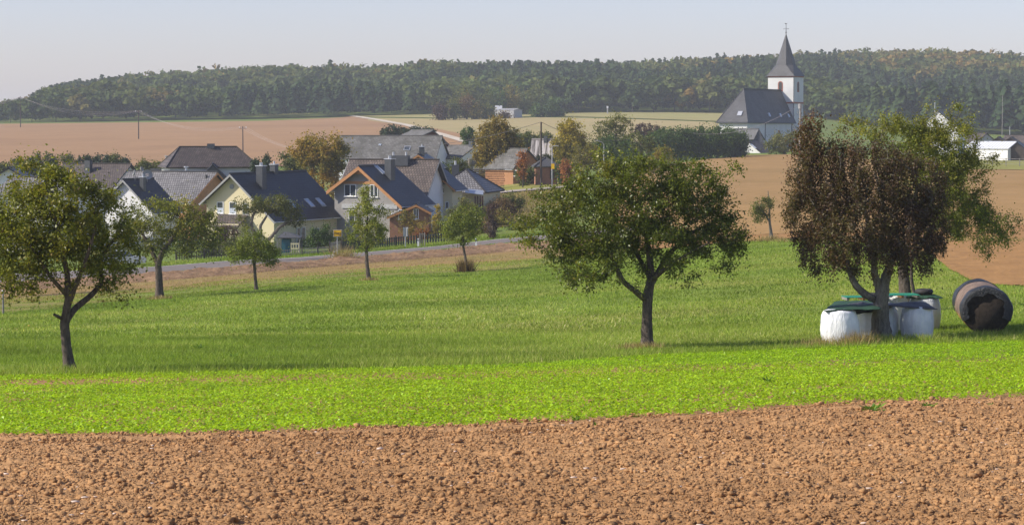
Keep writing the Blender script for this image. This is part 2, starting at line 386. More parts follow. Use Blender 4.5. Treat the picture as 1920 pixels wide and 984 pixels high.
E_STR = [(668, 219.5), (815, 221.5), (1000, 219), (1100, 220), (1200, 223), (1345, 228), (1420, 229)]
patch('pale_field', [(a, b + 1.2) for a, b in [(668, 222), (764, 236), (800, 239), (900, 256)] + [(1000, 268), (1200, 266), (1420, 262)]], [(a, b + 2) for a, b in E_STR], 690, 1420, M['pale2'], 160, 40, .15, ymin=430)
patch('green_field', E_STR, [(668, 218.2), (815, 214.5), (1060, 213), (1200, 210.5), (1345, 213), (1420, 214)], 668, 1420, M['pale'], 160, 20, .15, ymin=430)
M['gravel'] = ground_mat('gravel', [(.50, .43, .33), (.54, .47, .37), (.46, .40, .30)], .05, .5, 3, .1, .03)
TR = [(655, 217.6), (700, 224.5), (764, 236), (790, 243.5), (822, 252), (850, 260), (884, 270), (905, 277)]
tv = []
for k in range(120):
    u = 655 + 250 * k / 119; g = G(u, curve(TR)(u), 430); tv.append(g)
tv = np.array(tv); d = np.gradient(tv[:, :2], axis=0); d /= np.linalg.norm(d, axis=1)[:, None]; nrm = np.stack([-d[:, 1], d[:, 0]], 1)
V = []
for s in (-1.7, 1.7):
    q = tv.copy(); q[:, :2] += nrm * s; q[:, 2] = tz(q[:, 0], q[:, 1]) + .3; V.append(q)
tag(mesh_obj('farm_track', np.concatenate(V), gridfaces(2, 120), M['gravel']), kind='structure')
# village grass: the mown green behind the road and the yellowish paddock
M['lawn'] = ground_mat('dry_lawn', [(.26, .23, .06), (.23, .23, .05), (.30, .25, .08)], .06, .5, 4, .15, .05)
patch('village_green', [(860, 362), (940, 361), (1060, 352)], [(860, 330), (940, 333), (1060, 336)], 860, 1060, M['lawn'], 60, 20, .12, ymin=270)
M['bank'] = ground_mat('dry_bank', [(.26, .19, .09), (.20, .19, .06), (.30, .21, .11)], .15, .8, 4, .25, .08)
patch('dry_bank', [(868, 432), (920, 428), (960, 424), (1080, 405)], [(868, 392), (925, 368), (1000, 361), (1080, 355)], 868, 1080, M['bank'], 60, 24, .08, ymin=245)
M['lane'] = ground_mat('lane_paving', [(.3, .26, .22), (.33, .29, .25), (.27, .24, .2)], .1, 1, 10, .1, .02)
patch('lane', [(925, 364.5), (1000, 358), (1100, 350)], [(925, 361), (1000, 355), (1100, 347.5)], 925, 1100, M['lane'], 40, 6, .15, ymin=270)
patch('paddock', [(1700, 313), (1800, 318), (1920, 320), (2200, 322)], [(1700, 292), (1800, 290), (1920, 288), (2200, 290)], 1700, 2200, M['lawn'], 60, 20, .15, ymin=300)

# ------------------------------------------------------------ clods and stones on the ploughed soil
def ico():
    t = (1 + 5 ** .5) / 2
    v = np.array([(-1, t, 0), (1, t, 0), (-1, -t, 0), (1, -t, 0), (0, -1, t), (0, 1, t), (0, -1, -t), (0, 1, -t), (t, 0, -1), (t, 0, 1), (-t, 0, -1), (-t, 0, 1)]) / 1.902
    f = np.array([(0, 11, 5), (0, 5, 1), (0, 1, 7), (0, 7, 10), (0, 10, 11), (1, 5, 9), (5, 11, 4), (11, 10, 2), (10, 7, 6), (7, 1, 8), (3, 9, 4), (3, 4, 2), (3, 2, 6), (3, 6, 8), (3, 8, 9), (4, 9, 5), (2, 4, 11), (6, 2, 10), (8, 6, 7), (9, 8, 1)])
    return v, f
def scatter_uv(n, lo, hi, u0, u1, dens_pow=0, ymin=8):
    """random ground points between two image curves, even in ground area"""
    lo = curve(lo); hi = curve(hi); U = np.linspace(u0, u1, 60)
    Ya = np.array([hitY(u, lo(u), ymin) for u in U]); Yb = np.array([hitY(u, hi(u), ymin) for u in U])
    res = []; ymx = Yb.max(); ymn = Ya.min(); m = 0
    while m < n:
        y = rng.uniform(ymn, ymx, n * 2); u = rng.uniform(u0, u1, n * 2)
        keep = (y > np.interp(u, U, Ya)) & (y < np.interp(u, U, Yb)) & (rng.random(n * 2) < (y / ymx) ** (1 - dens_pow))
        x = (u - 960) / FPX * y; z = tz(x, y); x = (u - 960) / FPX * (y * cp - z * sp)
        q = np.stack([x, y, tz(x, y)], 1)[keep]; res.append(q); m += len(q)
    return np.concatenate(res)[:n]
iv, ifc = ico()
n = 190000
pts = scatter_uv(n, [(-400, 1050), (2400, 1040)], E_SOIL, -150, 2070, .6)
size = .0055 + .0055 * rng.pareto(2.4, n); size = np.minimum(size, .034)
near = pts[:, 1] < 60
v = iv[None] * (1 + .6 * (rng.random((n, 12, 1)) - .5) * 2) * size[:, None, None] * rng.uniform(.55, 1.5, (n, 1, 3)) * np.array([1.1, 1, .75])
v = v + pts[:, None, :] + np.array([0, 0, .03]) + (rough_soil(pts[:, 0], pts[:, 1], 0) - .03)[:, None, None] * np.array([0, 0, 1]) + size[:, None, None] * np.array([0, 0, .3])
f = ifc[None] + (np.arange(n) * 12)[:, None, None]
tag(mesh_obj('soil_clods', v.reshape(-1, 3), f.reshape(-1, 3), M['soil'], smooth=False), 'brown clods of earth covering the ploughed field in front', 'soil clods', kind='stuff')
n = 420
pts = scatter_uv(n, [(-400, 1050), (2400, 1040)], E_SOIL, -150, 2070, .3)
size = rng.uniform(.008, .022, n) * np.where(rng.random(n) < .06, 1.8, 1)
v = iv[None] * (1 + .3 * (rng.random((n, 12, 1)) - .5) * 2) * size[:, None, None] * np.stack([rng.uniform(.8, 2, n), rng.uniform(.6, 1.2, n), rng.uniform(.3, .6, n)], 1)[:, None, :] + pts[:, None, :] + np.array([0, 0, .055])
M['stone'] = plain('pale_stone', (.62, .50, .40), .8, .2)
tag(mesh_obj('field_stones', v.reshape(-1, 3), (ifc[None] + (np.arange(n) * 12)[:, None, None]).reshape(-1, 3), M['stone']), 'small pale stones scattered over the ploughed field', 'stones', kind='stuff')

# ------------------------------------------------------------ seedlings of the green crop
def leaf_quads(c, d, nrm, L, W, fold=.15):
    """diamond leaves: c base, d direction, nrm normal-ish; all (n,3); returns V,F"""
    d = d / np.linalg.norm(d, axis=1)[:, None]; s = np.cross(d, nrm); s /= np.linalg.norm(s, axis=1)[:, None] + 1e-9; up = np.cross(s, d)
    L = L[:, None]; W = W[:, None]
    a = c; b = c + d * L * .5 + s * W * .5 + up * W * fold; e = c + d * L; g = c + d * L * .5 - s * W * .5 + up * W * fold
    V = np.stack([a, b, e, g], 1).reshape(-1, 3); n = len(c)
    F = (np.arange(n) * 4)[:, None] + np.array([[0, 1, 2, 3]]); return V, F
M['seedling'] = leaf_mat('seedling_leaf', [(0, (.22, .38, .005)), (.5, (.32, .51, .009)), (1, (.43, .59, .03))], .42, .42, .45, .6, True, .16)
n = 84000
pts = scatter_uv(n, E_SOIL, E_CROP, -150, 2070, .0)
vv = np.empty(n)
# bare streak through the crop, and thin edges
uu = 960 + FPX * pts[:, 0] / (pts[:, 1] * cp - pts[:, 2] * sp); b_ = (-(pts[:, 2] * cp + pts[:, 1] * sp)) / (pts[:, 1] * cp - pts[:, 2] * sp) * FPX + 492
streak = np.interp(uu, [0, 480, 960, 1300, 1920], [722, 714, 705, 692, 672])
d = np.abs(b_ - streak); thin = np.where(d < 6, .25 + .6 * fbm(pts[:, 0], pts[:, 1], .5, 2, 4) * (uu / 1400), 1)
thin *= np.where(uu > 700, 1 - .25 * fbm(pts[:, 0], pts[:, 1] * 2, .35, 2, 5) * np.clip((uu - 700) / 500, 0, 1), 1)
edge = np.interp(uu, [p[0] for p in E_SOIL], [p[1] for p in E_SOIL]) - b_
thin *= np.clip((edge + 10 * (fbm(pts[:, 0], pts[:, 1], .8, 3, 6) - .35)) / np.where(uu > 500, 16, 6), 0, 1)
thin *= np.clip(.0 + 1.9 * fbm(pts[:, 0], pts[:, 1] * .8, 1.5, 3, 12), .05, 1)
pts = pts[rng.random(n) < thin]
C_, D_, N_, L_, W_, T_ = [], [], [], [], [], []
for k in range(5):
    m = len(pts); az = rng.uniform(0, 2 * np.pi, m); el = rng.uniform(.05, .75, m); h = rng.uniform(.015, .075, m)
    c = pts + np.stack([rng.normal(0, .02, m), rng.normal(0, .02, m), h], 1)
    d = np.stack([np.cos(az) * np.cos(el), np.sin(az) * np.cos(el), np.sin(el)], 1)
    nn = np.stack([rng.normal(0, .3, m), rng.normal(0, .3, m), np.ones(m)], 1)
    C_.append(c); D_.append(d); N_.append(nn); sc = rng.uniform(.6, 1.3, m); L_.append(.052 * sc); W_.append(.039 * sc); T_.append(np.clip(rng.normal(.5, .2, m), 0, 1))
V, F = leaf_quads(*[np.concatenate(q) for q in (C_, D_, N_, L_, W_)])
tag(mesh_obj('crop_seedlings', V, F, M['seedling'], attrs={'tint': np.repeat(np.concatenate(T_), 4)}), 'bright green young crop seedlings in a band across the field', 'crop plants', kind='stuff')

# ------------------------------------------------------------ grass blades
def blades(name, lo, hi, n, h, wd, mat, label, u0=-150, u1=2070, dp=0, lean=.5, ymin=8, mask=None):
    p = scatter_uv(n, lo, hi, u0, u1, dp, ymin)
    if mask is not None: p = p[rng.random(len(p)) < mask(p)]
    m = len(p); az = rng.uniform(0, 2 * np.pi, m); hh = h * rng.uniform(.5, 1.5, m) * (.7 + .6 * fbm(p[:, 0], p[:, 1], .45, 3, 14)); ww = wd * rng.uniform(.6, 1.4, m) 
    s = np.stack([np.cos(az), np.sin(az), 0 * az], 1) * ww[:, None]
    l = np.stack([rng.normal(0, lean, m) * hh, rng.normal(0, lean, m) * hh, hh], 1)
    V = np.stack([p - s, p + s, p + l], 1).reshape(-1, 3)
    F = (np.arange(m) * 3)[:, None] + np.array([[0, 1, 2]])
    o = mesh_obj(name, V, F, mat, attrs={'tint': np.repeat(np.clip(rng.normal(.4, .22, m) + .8 * (fbm(p[:, 0], p[:, 1] * .8, .12, 4, 31) - .5), 0, 1), 3)})
    tag(o, label, 'grass', kind='stuff'); return o
M['grass'] = leaf_mat('grass_blade', [(0, (.145, .22, .022)), (.5, (.235, .325, .038)), (.85, (.40, .41, .11)), (1, (.60, .53, .28))], .35, .6, .2, .12, True, .25)
blades('meadow_grass', E_CROP, [(-400, 640), (480, 632), (960, 622), (1500, 606), (2300, 590)], 220000, .12, .010, M['grass'], 'lush green meadow grass between the fruit trees and the crop')
blades('meadow_grass', [(-400, 640), (480, 632), (960, 622), (1500, 606), (2300, 590)], E_MEADOW, 260000, .11, .022, M['grass'], 'green meadow grass stretching back from the fruit trees to the road and the bare slope', dp=.5)
M['dry'] = leaf_mat('dry_grass', [(0, (.20, .17, .06)), (.5, (.36, .27, .12)), (1, (.5, .4, .2))], .35, .6, .2, .3, True, .25)
blades('field_margin_grass', [(-400, 622), (0, 592), (300, 559), (600, 529), (940, 510), (1100, 485), (1200, 474)], [(-400, 600), (0, 564), (300, 540), (600, 511), (940, 489), (1100, 474), (1200, 464)], 60000, .12, .03, M['grass'], 'patchy green grass on the strip between the meadow and the stubble', dp=.4, u1=1190, mask=lambda p: np.clip(3.2 * (fbm(p[:, 0], p[:, 1] * 2.5, .12, 3, 51) - .38), 0, 1))
blades('bank_grass', [(868, 430), (920, 426), (960, 422), (1080, 403)], [(868, 394), (925, 370), (1000, 363), (1080, 357)], 9000, .5, .05, M['dry'], 'dry straw coloured grass on the bank behind the road', dp=.3, u0=868, u1=1080, lean=.8, ymin=245)
blades('stubble_grass', [(-400, 606), (0, 572), (300, 546), (600, 516), (940, 494), (1100, 478), (1200, 467)], E_STUB, 26000, .10, .03, M['dry'], 'short dry stubble on the strip beside the soil ridge', dp=.4, u1=1190)
blades('road_verge_grass', [(a, b + 2.5) for a, b in E_RL], [(a, b - .3) for a, b in E_RL], 9000, .16, .04, M['grass'], 'thin green grass verge on the near side of the road', dp=.3, u1=1200)
blades('garden_verge_grass', [(a, b - .8) for a, b in E_RU], [(a, b - 9) for a, b in E_RU], 30000, .14, .04, M['grass'], 'green grass verge between the road and the garden fences', dp=.3, u1=1200)
blades('tall_edge_grass', [(a, b + 3) for a, b in E_CROP], [(a, b - 4) for a, b in E_CROP], 9000, .22, .010, M['grass'], 'taller ragged grass along the meadow edge by the crop')
blades('dry_stalks', E_STUB, E_WIND, 16000, .25, .03, M['dry'], 'dry brown stalks on the soil ridge beside the road', dp=.3, lean=1.2)
# ------------------------------------------------------------ trees
def bark_mat(name, c1, c2, scale=9):
    m, n, p, o = newmat(name); v = coords(n, 'Object', (1, 1, .35))
    t = noise(n, scale, 6, .7, v, .6); r = ramp(n, [(.35, c1), (.65, c2)], t.outputs[0])
    n.links.new(r.outputs[0], p.inputs['Base Color']); p.inputs['Roughness'].default_value = .9; p.inputs['Specular IOR Level'].default_value = .2
    bump(n, p, t.outputs[0], .9, .04); return m
M['bark'] = bark_mat('bark', (.045, .035, .028), (.15, .12, .095))
M['bark_grey'] = bark_mat('grey_bark', (.09, .08, .065), (.26, .23, .18))
M['bark_far'] = bark_mat('far_bark', (.05, .04, .03), (.12, .10, .08), 4)
M['leaf_left'] = leaf_mat('leaf_left', [(0, (.10, .12, .018)), (.5, (.18, .195, .026)), (.82, (.28, .25, .035)), (1, (.36, .25, .05))], .42, .42, .35)
M['leaf_pear'] = leaf_mat('leaf_pear', [(0, (.075, .10, .012)), (.5, (.13, .158, .018)), (.85, (.22, .22, .028)), (1, (.29, .23, .04))], .38, .38, .42)
M['leaf_young'] = leaf_mat('leaf_young', [(0, (.11, .14, .02)), (.5, (.18, .22, .03)), (1, (.30, .28, .05))], .42, .45, .35)
M['leaf_copper'] = leaf_mat('leaf_copper', [(0, (.055, .030, .020)), (.45, (.095, .055, .032)), (.75, (.11, .10, .026)), (1, (.17, .085, .045))], .3, .5, .3)
M['leaf_lime'] = leaf_mat('leaf_lime', [(0, (.10, .13, .018)), (.5, (.18, .21, .026)), (1, (.31, .28, .045))], .42, .42, .4)
M['leaf_orange'] = leaf_mat('leaf_autumn', [(0, (.10, .12, .02)), (.45, (.22, .19, .03)), (1, (.40, .24, .035))], .38, .55, .3)
M['leaf_yellow'] = leaf_mat('leaf_yellow', [(0, (.17, .17, .025)), (.5, (.32, .26, .03)), (1, (.46, .34, .04))], .4, .55, .3)
M['leaf_rust'] = leaf_mat('leaf_rust', [(0, (.16, .07, .03)), (.5, (.32, .12, .04)), (1, (.42, .20, .06))], .35, .55, .3)
M['leaf_birch'] = leaf_mat('leaf_birch', [(0, (.11, .11, .022)), (.5, (.19, .165, .032)), (1, (.32, .22, .04))], .38, .55, .3)
M['leaf_mid'] = leaf_mat('leaf_mid', [(0, (.065, .085, .018)), (.5, (.115, .135, .026)), (1, (.20, .18, .04))], .35, .55, .3)
M['leaf_hedge'] = leaf_mat('leaf_hedge', [(0, (.04, .075, .016)), (.5, (.065, .115, .02)), (1, (.11, .16, .03))], .3, .55, .3)
M['needles'] = leaf_mat('needles', [(0, (.020, .040, .016)), (.5, (.032, .060, .022)), (1, (.06, .085, .03))], .15, .6, .3)
M['needles_gold'] = leaf_mat('golden_needles', [(0, (.12, .13, .02)), (.5, (.25, .21, .03)), (1, (.42, .30, .04))], .3, .6, .3)
M['leaf_brown'] = leaf_mat('leaf_brown', [(0, (.11, .075, .04)), (.5, (.20, .13, .07)), (1, (.28, .20, .09))], .3, .7, .2)
M['leaf_purple'] = leaf_mat('leaf_purple', [(0, (.05, .03, .025)), (.5, (.09, .05, .04)), (1, (.14, .09, .05))], .3, .6, .3)

def grow(stems, tips, g, seg=.4, r_tip=.007, pw=2.3, sag=.0, wob=.12):
    """stems: list of lists of (xyz, r). Returns segments [(p,q,rp,rq)] and list of tip twig direction"""
    nodes = []; par = []; rad = []; fixed = []
    for st in stems:
        prev = -1
        if nodes:
            d = [np.linalg.norm(n - st[0][0]) for n in nodes]; prev = int(np.argmin(d))
        for k, (p, r) in enumerate(st):
            if prev >= 0 and k == 0 and np.linalg.norm(nodes[prev] - p) < 1e-6: continue
            nodes.append(np.array(p, float)); par.append(prev); rad.append(r); fixed.append(True); prev = len(nodes) - 1
    nst = len(nodes)
    usable = [i for i in range(nst) if i > 0]
    base = nodes[min(nst - 1, len(stems[0]) - 1)]
    order = np.argsort([np.linalg.norm(t - base) for t in tips]); N = np.array(nodes); depth = list(np.zeros(nst))
    low = [False] * nst
    h0 = stems[0][0][0][2]; cut = h0 + .45 * (stems[0][-1][0][2] - h0)
    tipdir = np.zeros((len(tips), 3))
    for ti in order:
        t = tips[ti]; N = np.array(nodes)
        d = np.linalg.norm(N - t, axis=1) + .12 * np.array(depth) + np.where(N[:, 2] < cut, 50, 0) + .35 * np.maximum(N[:, 2] - t[2], 0)
        j = int(np.argmin(d)); dist = np.linalg.norm(nodes[j] - t); k = max(1, int(math.ceil(dist / seg)))
        p0 = nodes[j]; ctrl = (p0 + t) / 2 + np.array([0, 0, (.16 - sag) * dist]) + g.normal(0, wob, 3) * dist
        prev = j
        for s in range(1, k + 1):
            q = s / k; pt = (1 - q) ** 2 * p0 + 2 * q * (1 - q) * ctrl + q * q * t
            if s < k: pt = pt + g.normal(0, .04, 3) * seg
            nodes.append(pt); par.append(prev); rad.append(0); depth.append(depth[prev] + dist / k); fixed.append(False); prev = len(nodes) - 1
        v = nodes[-1] - nodes[par[-1]]; tipdir[ti] = v / (np.linalg.norm(v) + 1e-9)
    cnt = np.zeros(len(nodes)); kids = np.zeros(len(nodes), int)
    for i in range(len(nodes)):
        if par[i] >= 0: kids[par[i]] += 1
    for i in range(len(nodes) - 1, -1, -1):
        if kids[i] == 0: cnt[i] += 1
        if par[i] >= 0: cnt[par[i]] += cnt[i]
    r = r_tip * cnt ** (1 / pw)
    for i in range(nst): r[i] = rad[i] if rad[i] > 0 else r[i]
    for i in range(nst, len(nodes)): r[i] = min(r[i], r[par[i]] * .92)
    return np.array(nodes), par, r, nst, tipdir
def wood_mesh(nodes, par, r, nst, sides):
    A = np.array([i for i in range(nst, len(nodes))]); Pn = np.array([par[i] for i in A])
    p = nodes[Pn]; q = nodes[A]; rq = r[A]; rp = np.minimum(r[Pn], rq * 1.25)
    t = q - p; t /= np.linalg.norm(t, axis=1)[:, None] + 1e-9
    ref = np.where(np.abs(t[:, 2:3]) > .9, np.array([[1., 0, 0]]), np.array([[0, 0, 1.]]))
    a = np.cross(t, ref); a /= np.linalg.norm(a, axis=1)[:, None] + 1e-9; b = np.cross(t, a)
    an = 2 * np.pi * np.arange(sides) / sides
    ring = a[:, None] * np.cos(an)[None, :, None] + b[:, None] * np.sin(an)[None, :, None]
    V = np.concatenate([p[:, None] + ring * rp[:, None, None], q[:, None] + ring * rq[:, None, None] ], 1).reshape(-1, 3)
    k = np.arange(sides); k2 = (k + 1) % sides
    F = (np.arange(len(A)) * 2 * sides)[:, None, None] + np.stack([k, k2, k2 + sides, k + sides], 1)[None]
    return V, F.reshape(-1, 4)
def stem_mesh(stems, sides, g, rough=.12):
    Vs, Fs, n = [], [], 0
    for st in stems:
        # resample
        p = np.array([s[0] for s in st], float); r = np.array([s[1] for s in st], float)
        m = max(8, int(np.linalg.norm(np.diff(p, axis=0), axis=1).sum() / .09)); m = min(m, 90)
        L = np.concatenate([[0], np.cumsum(np.linalg.norm(np.diff(p, axis=0), axis=1))]); q = np.linspace(0, L[-1], m)
        # smooth interpolation
        pp = np.stack([np.interp(q, L, p[:, i]) for i in range(3)], 1); rr = np.interp(q, L, r)
        for _ in range(3): pp[1:-1] = (pp[:-2] + 2 * pp[1:-1] + pp[2:]) / 4
        t = np.gradient(pp, axis=0); t /= np.linalg.norm(t, axis=1)[:, None]
        a = np.cross(t, np.tile([0.2, 1., 0.1], (m, 1))); a /= np.linalg.norm(a, axis=1)[:, None]; b = np.cross(t, a)
        an = 2 * np.pi * np.arange(sides) / sides
        ph = g.uniform(0, 6, 4)
        f = 1 + rough * (.6 * np.sin(3 * an[None] + ph[0] + q[:, None] * .7) + .4 * np.sin(5 * an[None] + ph[1] - q[:, None] * 1.3)) + rough * .6 * g.normal(0, 1, (m, sides)) * .5
        ring = a[:, None] * np.cos(an)[None, :, None] + b[:, None] * np.sin(an)[None, :, None]
        V = pp[:, None] + ring * (rr[:, None] * f)[..., None]
        i = np.arange(m - 1)[:, None] * sides; k = np.arange(sides)[None]; k2 = (k + 1) % sides
        F = np.stack([i + k, i + k2, i + sides + k2, i + sides + k], -1).reshape(-1, 4) + n
        Vs.append(V.reshape(-1, 3)); Fs.append(F); n += m * sides
    return np.concatenate(Vs), np.concatenate(Fs)
def sample_blobs(blobs, n, g, shell=.55):
    """blobs: (cx,cy,cz,rx,ry,rz,weight)"""
    B = np.array(blobs, float); w = B[:, 6] * B[:, 3] * B[:, 5]; w /= w.sum()
    idx = g.choice(len(B), n, p=w); d = g.normal(0, 1, (n, 3)); d /= np.linalg.norm(d, axis=1)[:, None]
    rr = np.where(g.random(n) < shell, g.uniform(.78, 1.0, n), g.random(n) ** (1 / 3))
    return B[idx, :3] + d * rr[:, None] * B[idx, 3:6], idx
def tree(name, label, base, stems_px, blobs_px, n_tips, per_tip, leaf, mat, bark, seed, sigma=.28, group=None, cat='tree', seg=.4,
         sides=5, r_tip=.007, droop=0, up=.5, depth_k=.85, tints=None, parts=True, stem_sides=14, aspect=.6, shell=.55, drop_len=0, sag=0, mats=None, extra=None, rough=.12):
    """base: world point of the trunk foot. stems_px: [[(u,v,dy,width_px)...]]; blobs_px: (u,v,ru,rv,dy,weight)"""
    g = np.random.default_rng(seed); Yb = base[1]; ppm = FPX / Yb
    stems = []
    for st in stems_px:
        L = []
        for (u, v, dy, wp) in st: L.append((P(u, v, Yb + dy), wp / 2 / ppm))
        stems.append(L)
    stems[0][0] = (np.array(base) - np.array([0, 0, .12]), stems[0][0][1])
    bl = []
    for q in blobs_px:
        u, v, ru, rv, dy, wt = q[:6]; c = P(u, v, Yb + dy); bl.append((*c, ru / ppm, max(ru, rv) / ppm * depth_k, rv / ppm, wt))
    tips, idx = sample_blobs(bl, n_tips, g, shell)
    nodes, par, r, nst, tdir = grow(stems, tips, g, seg, r_tip, sag=sag)
    root = thing(name, tuple(base), label, cat, group)
    V1, F1 = stem_mesh(stems, stem_sides, g, rough); V2, F2 = wood_mesh(nodes, par, r, nst, sides)
    # flare at the foot
    hz = np.clip(1 - (V1[:, 2] - base[2]) / (stems[0][0][1] * 3.5), 0, 1) ** 2
    V1[:, :2] = base[:2] + (V1[:, :2] - base[:2]) * (1 + .3 * hz[:, None])
    mesh_obj('trunk', np.concatenate([V1, V2]), np.concatenate([F1, F2 + len(V1)]), bark, root, smooth=True)
    # leaves around tips and along the last twig
    nl = len(tips) * per_tip; ti = np.repeat(np.arange(len(tips)), per_tip)
    s = g.gamma(2.2, .5, nl); off = g.normal(0, 1, (nl, 3)); off /= np.linalg.norm(off, axis=1)[:, None] + 1e-9
    sg = sigma * g.uniform(.6, 1.35, len(tips))[ti]
    c = tips[ti] + off * (s * sg * .75)[:, None] - tdir[ti] * (g.random(nl) * sigma * 1.2)[:, None]
    if droop:
        c[:, 2] -= g.random(nl) ** .8 * droop * g.uniform(.4, 1.2, len(tips))[ti]
        sh = g.random(nl) < .6; c[sh, :2] = tips[ti][sh, :2] + (c[sh, :2] - tips[ti][sh, :2]) * .45
    d = g.normal(0, 1, (nl, 3)) + off * .5; d[:, 2] -= .5 if droop or True else 0
    nn = g.normal(0, .8, (nl, 3)); nn[:, 2] += up; nn += off * .4
    L = leaf * g.uniform(.6, 1.35, nl)
    tb = g.normal(.45, .16, len(tips))
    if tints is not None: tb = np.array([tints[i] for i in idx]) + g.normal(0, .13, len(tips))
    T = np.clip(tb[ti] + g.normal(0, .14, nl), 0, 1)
    V, F = leaf_quads(c, d, nn, L, L * aspect)
    if mats is None:
        mesh_obj('crown', V, F, mat, root, attrs={'tint': np.repeat(T, 4)})
    else:
        o = mesh_obj('crown', V, F, mat, root, attrs={'tint': np.repeat(T, 4)})
        o.data.materials.append(mats[0]); sel = np.isin(idx[ti], mats[1]).astype(np.int32)
        o.data.polygons.foreach_set('material_index', sel)
    return root

# --- the four large fruit trees in front
bs = G(133, 698)
tree('apple_tree', 'old leaning apple tree with a forked trunk and olive leaves, front left', bs,
  [[(133, 698, 0, 23), (124, 650, 0, 18), (120, 605, 0, 17), (128, 560, -.1, 13), (126, 510, -.2, 10), (112, 450, -.3, 8), (100, 395, -.2, 6), (84, 350, 0, 4)],
   [(120, 605, 0, 17), (138, 580, .2, 12), (172, 553, .5, 11), (192, 530, .7, 9), (186, 495, .8, 8), (200, 465, .8, 6), (222, 440, .9, 4)],
   [(124, 580, 0, 14), (140, 540, -.2, 10), (155, 505, -.4, 8), (170, 460, -.5, 6), (180, 420, -.5, 4)],
   [(128, 556, 0, 9), (95, 520, -.5, 7), (70, 480, -.7, 5), (50, 450, -.8, 3)],
   [(121, 600, 0, 7), (111, 594, -.2, 6), (101, 589, -.3, 5)]],
  [(45, 430, 62, 88, 0, 1), (110, 400, 82, 92, -.4, 1.1), (60, 350, 50, 55, .2, .7), (180, 430, 75, 82, .4, 1), (100, 330, 40, 32, 0, .45), (205, 480, 62, 62, .5, .8), (40, 510, 55, 55, -.4, .9), (-20, 450, 50, 85, 0, 1), (112, 292, 8, 24, 0, .35), (230, 545, 35, 26, .6, .25), (105, 480, 80, 60, 0, .7), (205, 380, 42, 32, .3, .4), (190, 362, 10, 14, 0, .2)],
  420, 84, .085, M['leaf_left'], M['bark'], 11, sigma=.25, up=.6)
bs = G(1213, 653)
tree('pear_tree', 'broad dark green fruit tree standing alone in the middle of the meadow', bs,
  [[(1213, 653, 0, 23), (1213, 600, 0, 19), (1215, 555, 0, 19), (1222, 520, .1, 15), (1218, 480, .2, 11), (1210, 430, .2, 8), (1200, 380, .2, 5)],
   [(1212, 562, 0, 13), (1190, 545, -.4, 11), (1168, 528, -.6, 9), (1155, 500, -.8, 8), (1140, 460, -1, 6), (1120, 430, -1.1, 4)],
   [(1222, 530, .1, 11), (1250, 480, .6, 9), (1290, 440, 1, 7), (1330, 420, 1.1, 5)],
   [(1218, 520, 0, 10), (1190, 470, .8, 7), (1130, 420, 1.4, 5), (1070, 400, 1.6, 3)],
   [(1222, 525, 0, 9), (1260, 495, -.6, 7), (1300, 470, -.8, 4), (1330, 455, -.8, 2.5)]],
  [(1110, 400, 100, 88, -.2, 1), (1210, 380, 100, 92, 0, 1.1), (1290, 390, 85, 85, .4, 1), (1050, 400, 68, 58, .1, .8), (1000, 420, 45, 42, .2, .6), (1150, 330, 75, 50, 0, .7), (1120, 305, 34, 26, 0, .4), (1340, 440, 66, 52, .2, .8), (1100, 480, 82, 52, -.4, .9), (1200, 460, 105, 55, -.6, .9), (1300, 350, 60, 52, .4, .7), (1385, 482, 42, 30, 0, .5), (1090, 530, 42, 22, -.3, .45), (1180, 535, 30, 15, -.9, .16), (1290, 505, 60, 32, -.4, .5), (1375, 335, 26, 30, .3, .3), (1270, 300, 40, 22, .2, .3), (968, 455, 22, 28, 0, .25), (1340, 395, 50, 40, 0, .4)],
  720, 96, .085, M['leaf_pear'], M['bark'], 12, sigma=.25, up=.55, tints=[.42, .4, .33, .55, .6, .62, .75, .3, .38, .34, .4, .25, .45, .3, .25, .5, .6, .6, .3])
bs = G(1655, 641)
tree('weeping_tree', 'drooping tree with reddish brown leaves rising between the white wrapped bales', bs,
  [[(1655, 641, 0, 34), (1650, 600, 0, 30), (1651, 565, 0, 28), (1655, 540, 0, 24), (1665, 505, .1, 16), (1680, 470, .2, 12), (1680, 420, .3, 9), (1670, 350, .3, 6)],
   [(1642, 562, 0, 14), (1622, 552, -.2, 13), (1604, 535, -.3, 12), (1595, 512, -.3, 10), (1585, 480, -.2, 8), (1570, 430, -.2, 6), (1560, 370, 0, 4)],
   [(1650, 545, 0, 16), (1641, 515, -.2, 12), (1638, 480, -.4, 10), (1630, 440, -.5, 8), (1620, 380, -.5, 5)],
   [(1668, 500, 0, 12), (1700, 450, -.5, 9), (1730, 410, -.6, 6), (1750, 370, -.5, 4)]],
  [(1560, 330, 68, 72, 0, 1), (1640, 320, 85, 65, -.3, 1.1), (1710, 345, 65, 75, -.2, .9), (1525, 390, 52, 60, 0, .9), (1600, 420, 82, 62, -.6, 1), (1700, 430, 75, 62, -.4, 1), (1500, 375, 36, 62, .2, .8), (1545, 460, 48, 35, -.2, .7), (1640, 475, 80, 30, -.6, .8), (1735, 460, 30, 40, -.2, .5), (1528, 262, 34, 46, .2, 1.0), (1500, 300, 26, 44, .2, .8), (1508, 240, 14, 28, .2, 1.1), (1532, 205, 10, 18, .2, .6), (1748, 400, 34, 70, .2, .9), (1520, 455, 36, 42, 0, .8), (1620, 250, 60, 22, .1, .35), (1600, 505, 40, 14, -.3, .3), (1525, 225, 14, 24, .2, .15)],
  900, 90, .078, M['leaf_copper'], M['bark_grey'], 13, sigma=.24, droop=.5, up=.3, shell=.6, rough=.2,
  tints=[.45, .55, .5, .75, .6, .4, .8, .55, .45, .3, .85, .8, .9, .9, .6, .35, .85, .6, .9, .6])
bs = G(1699, 585)
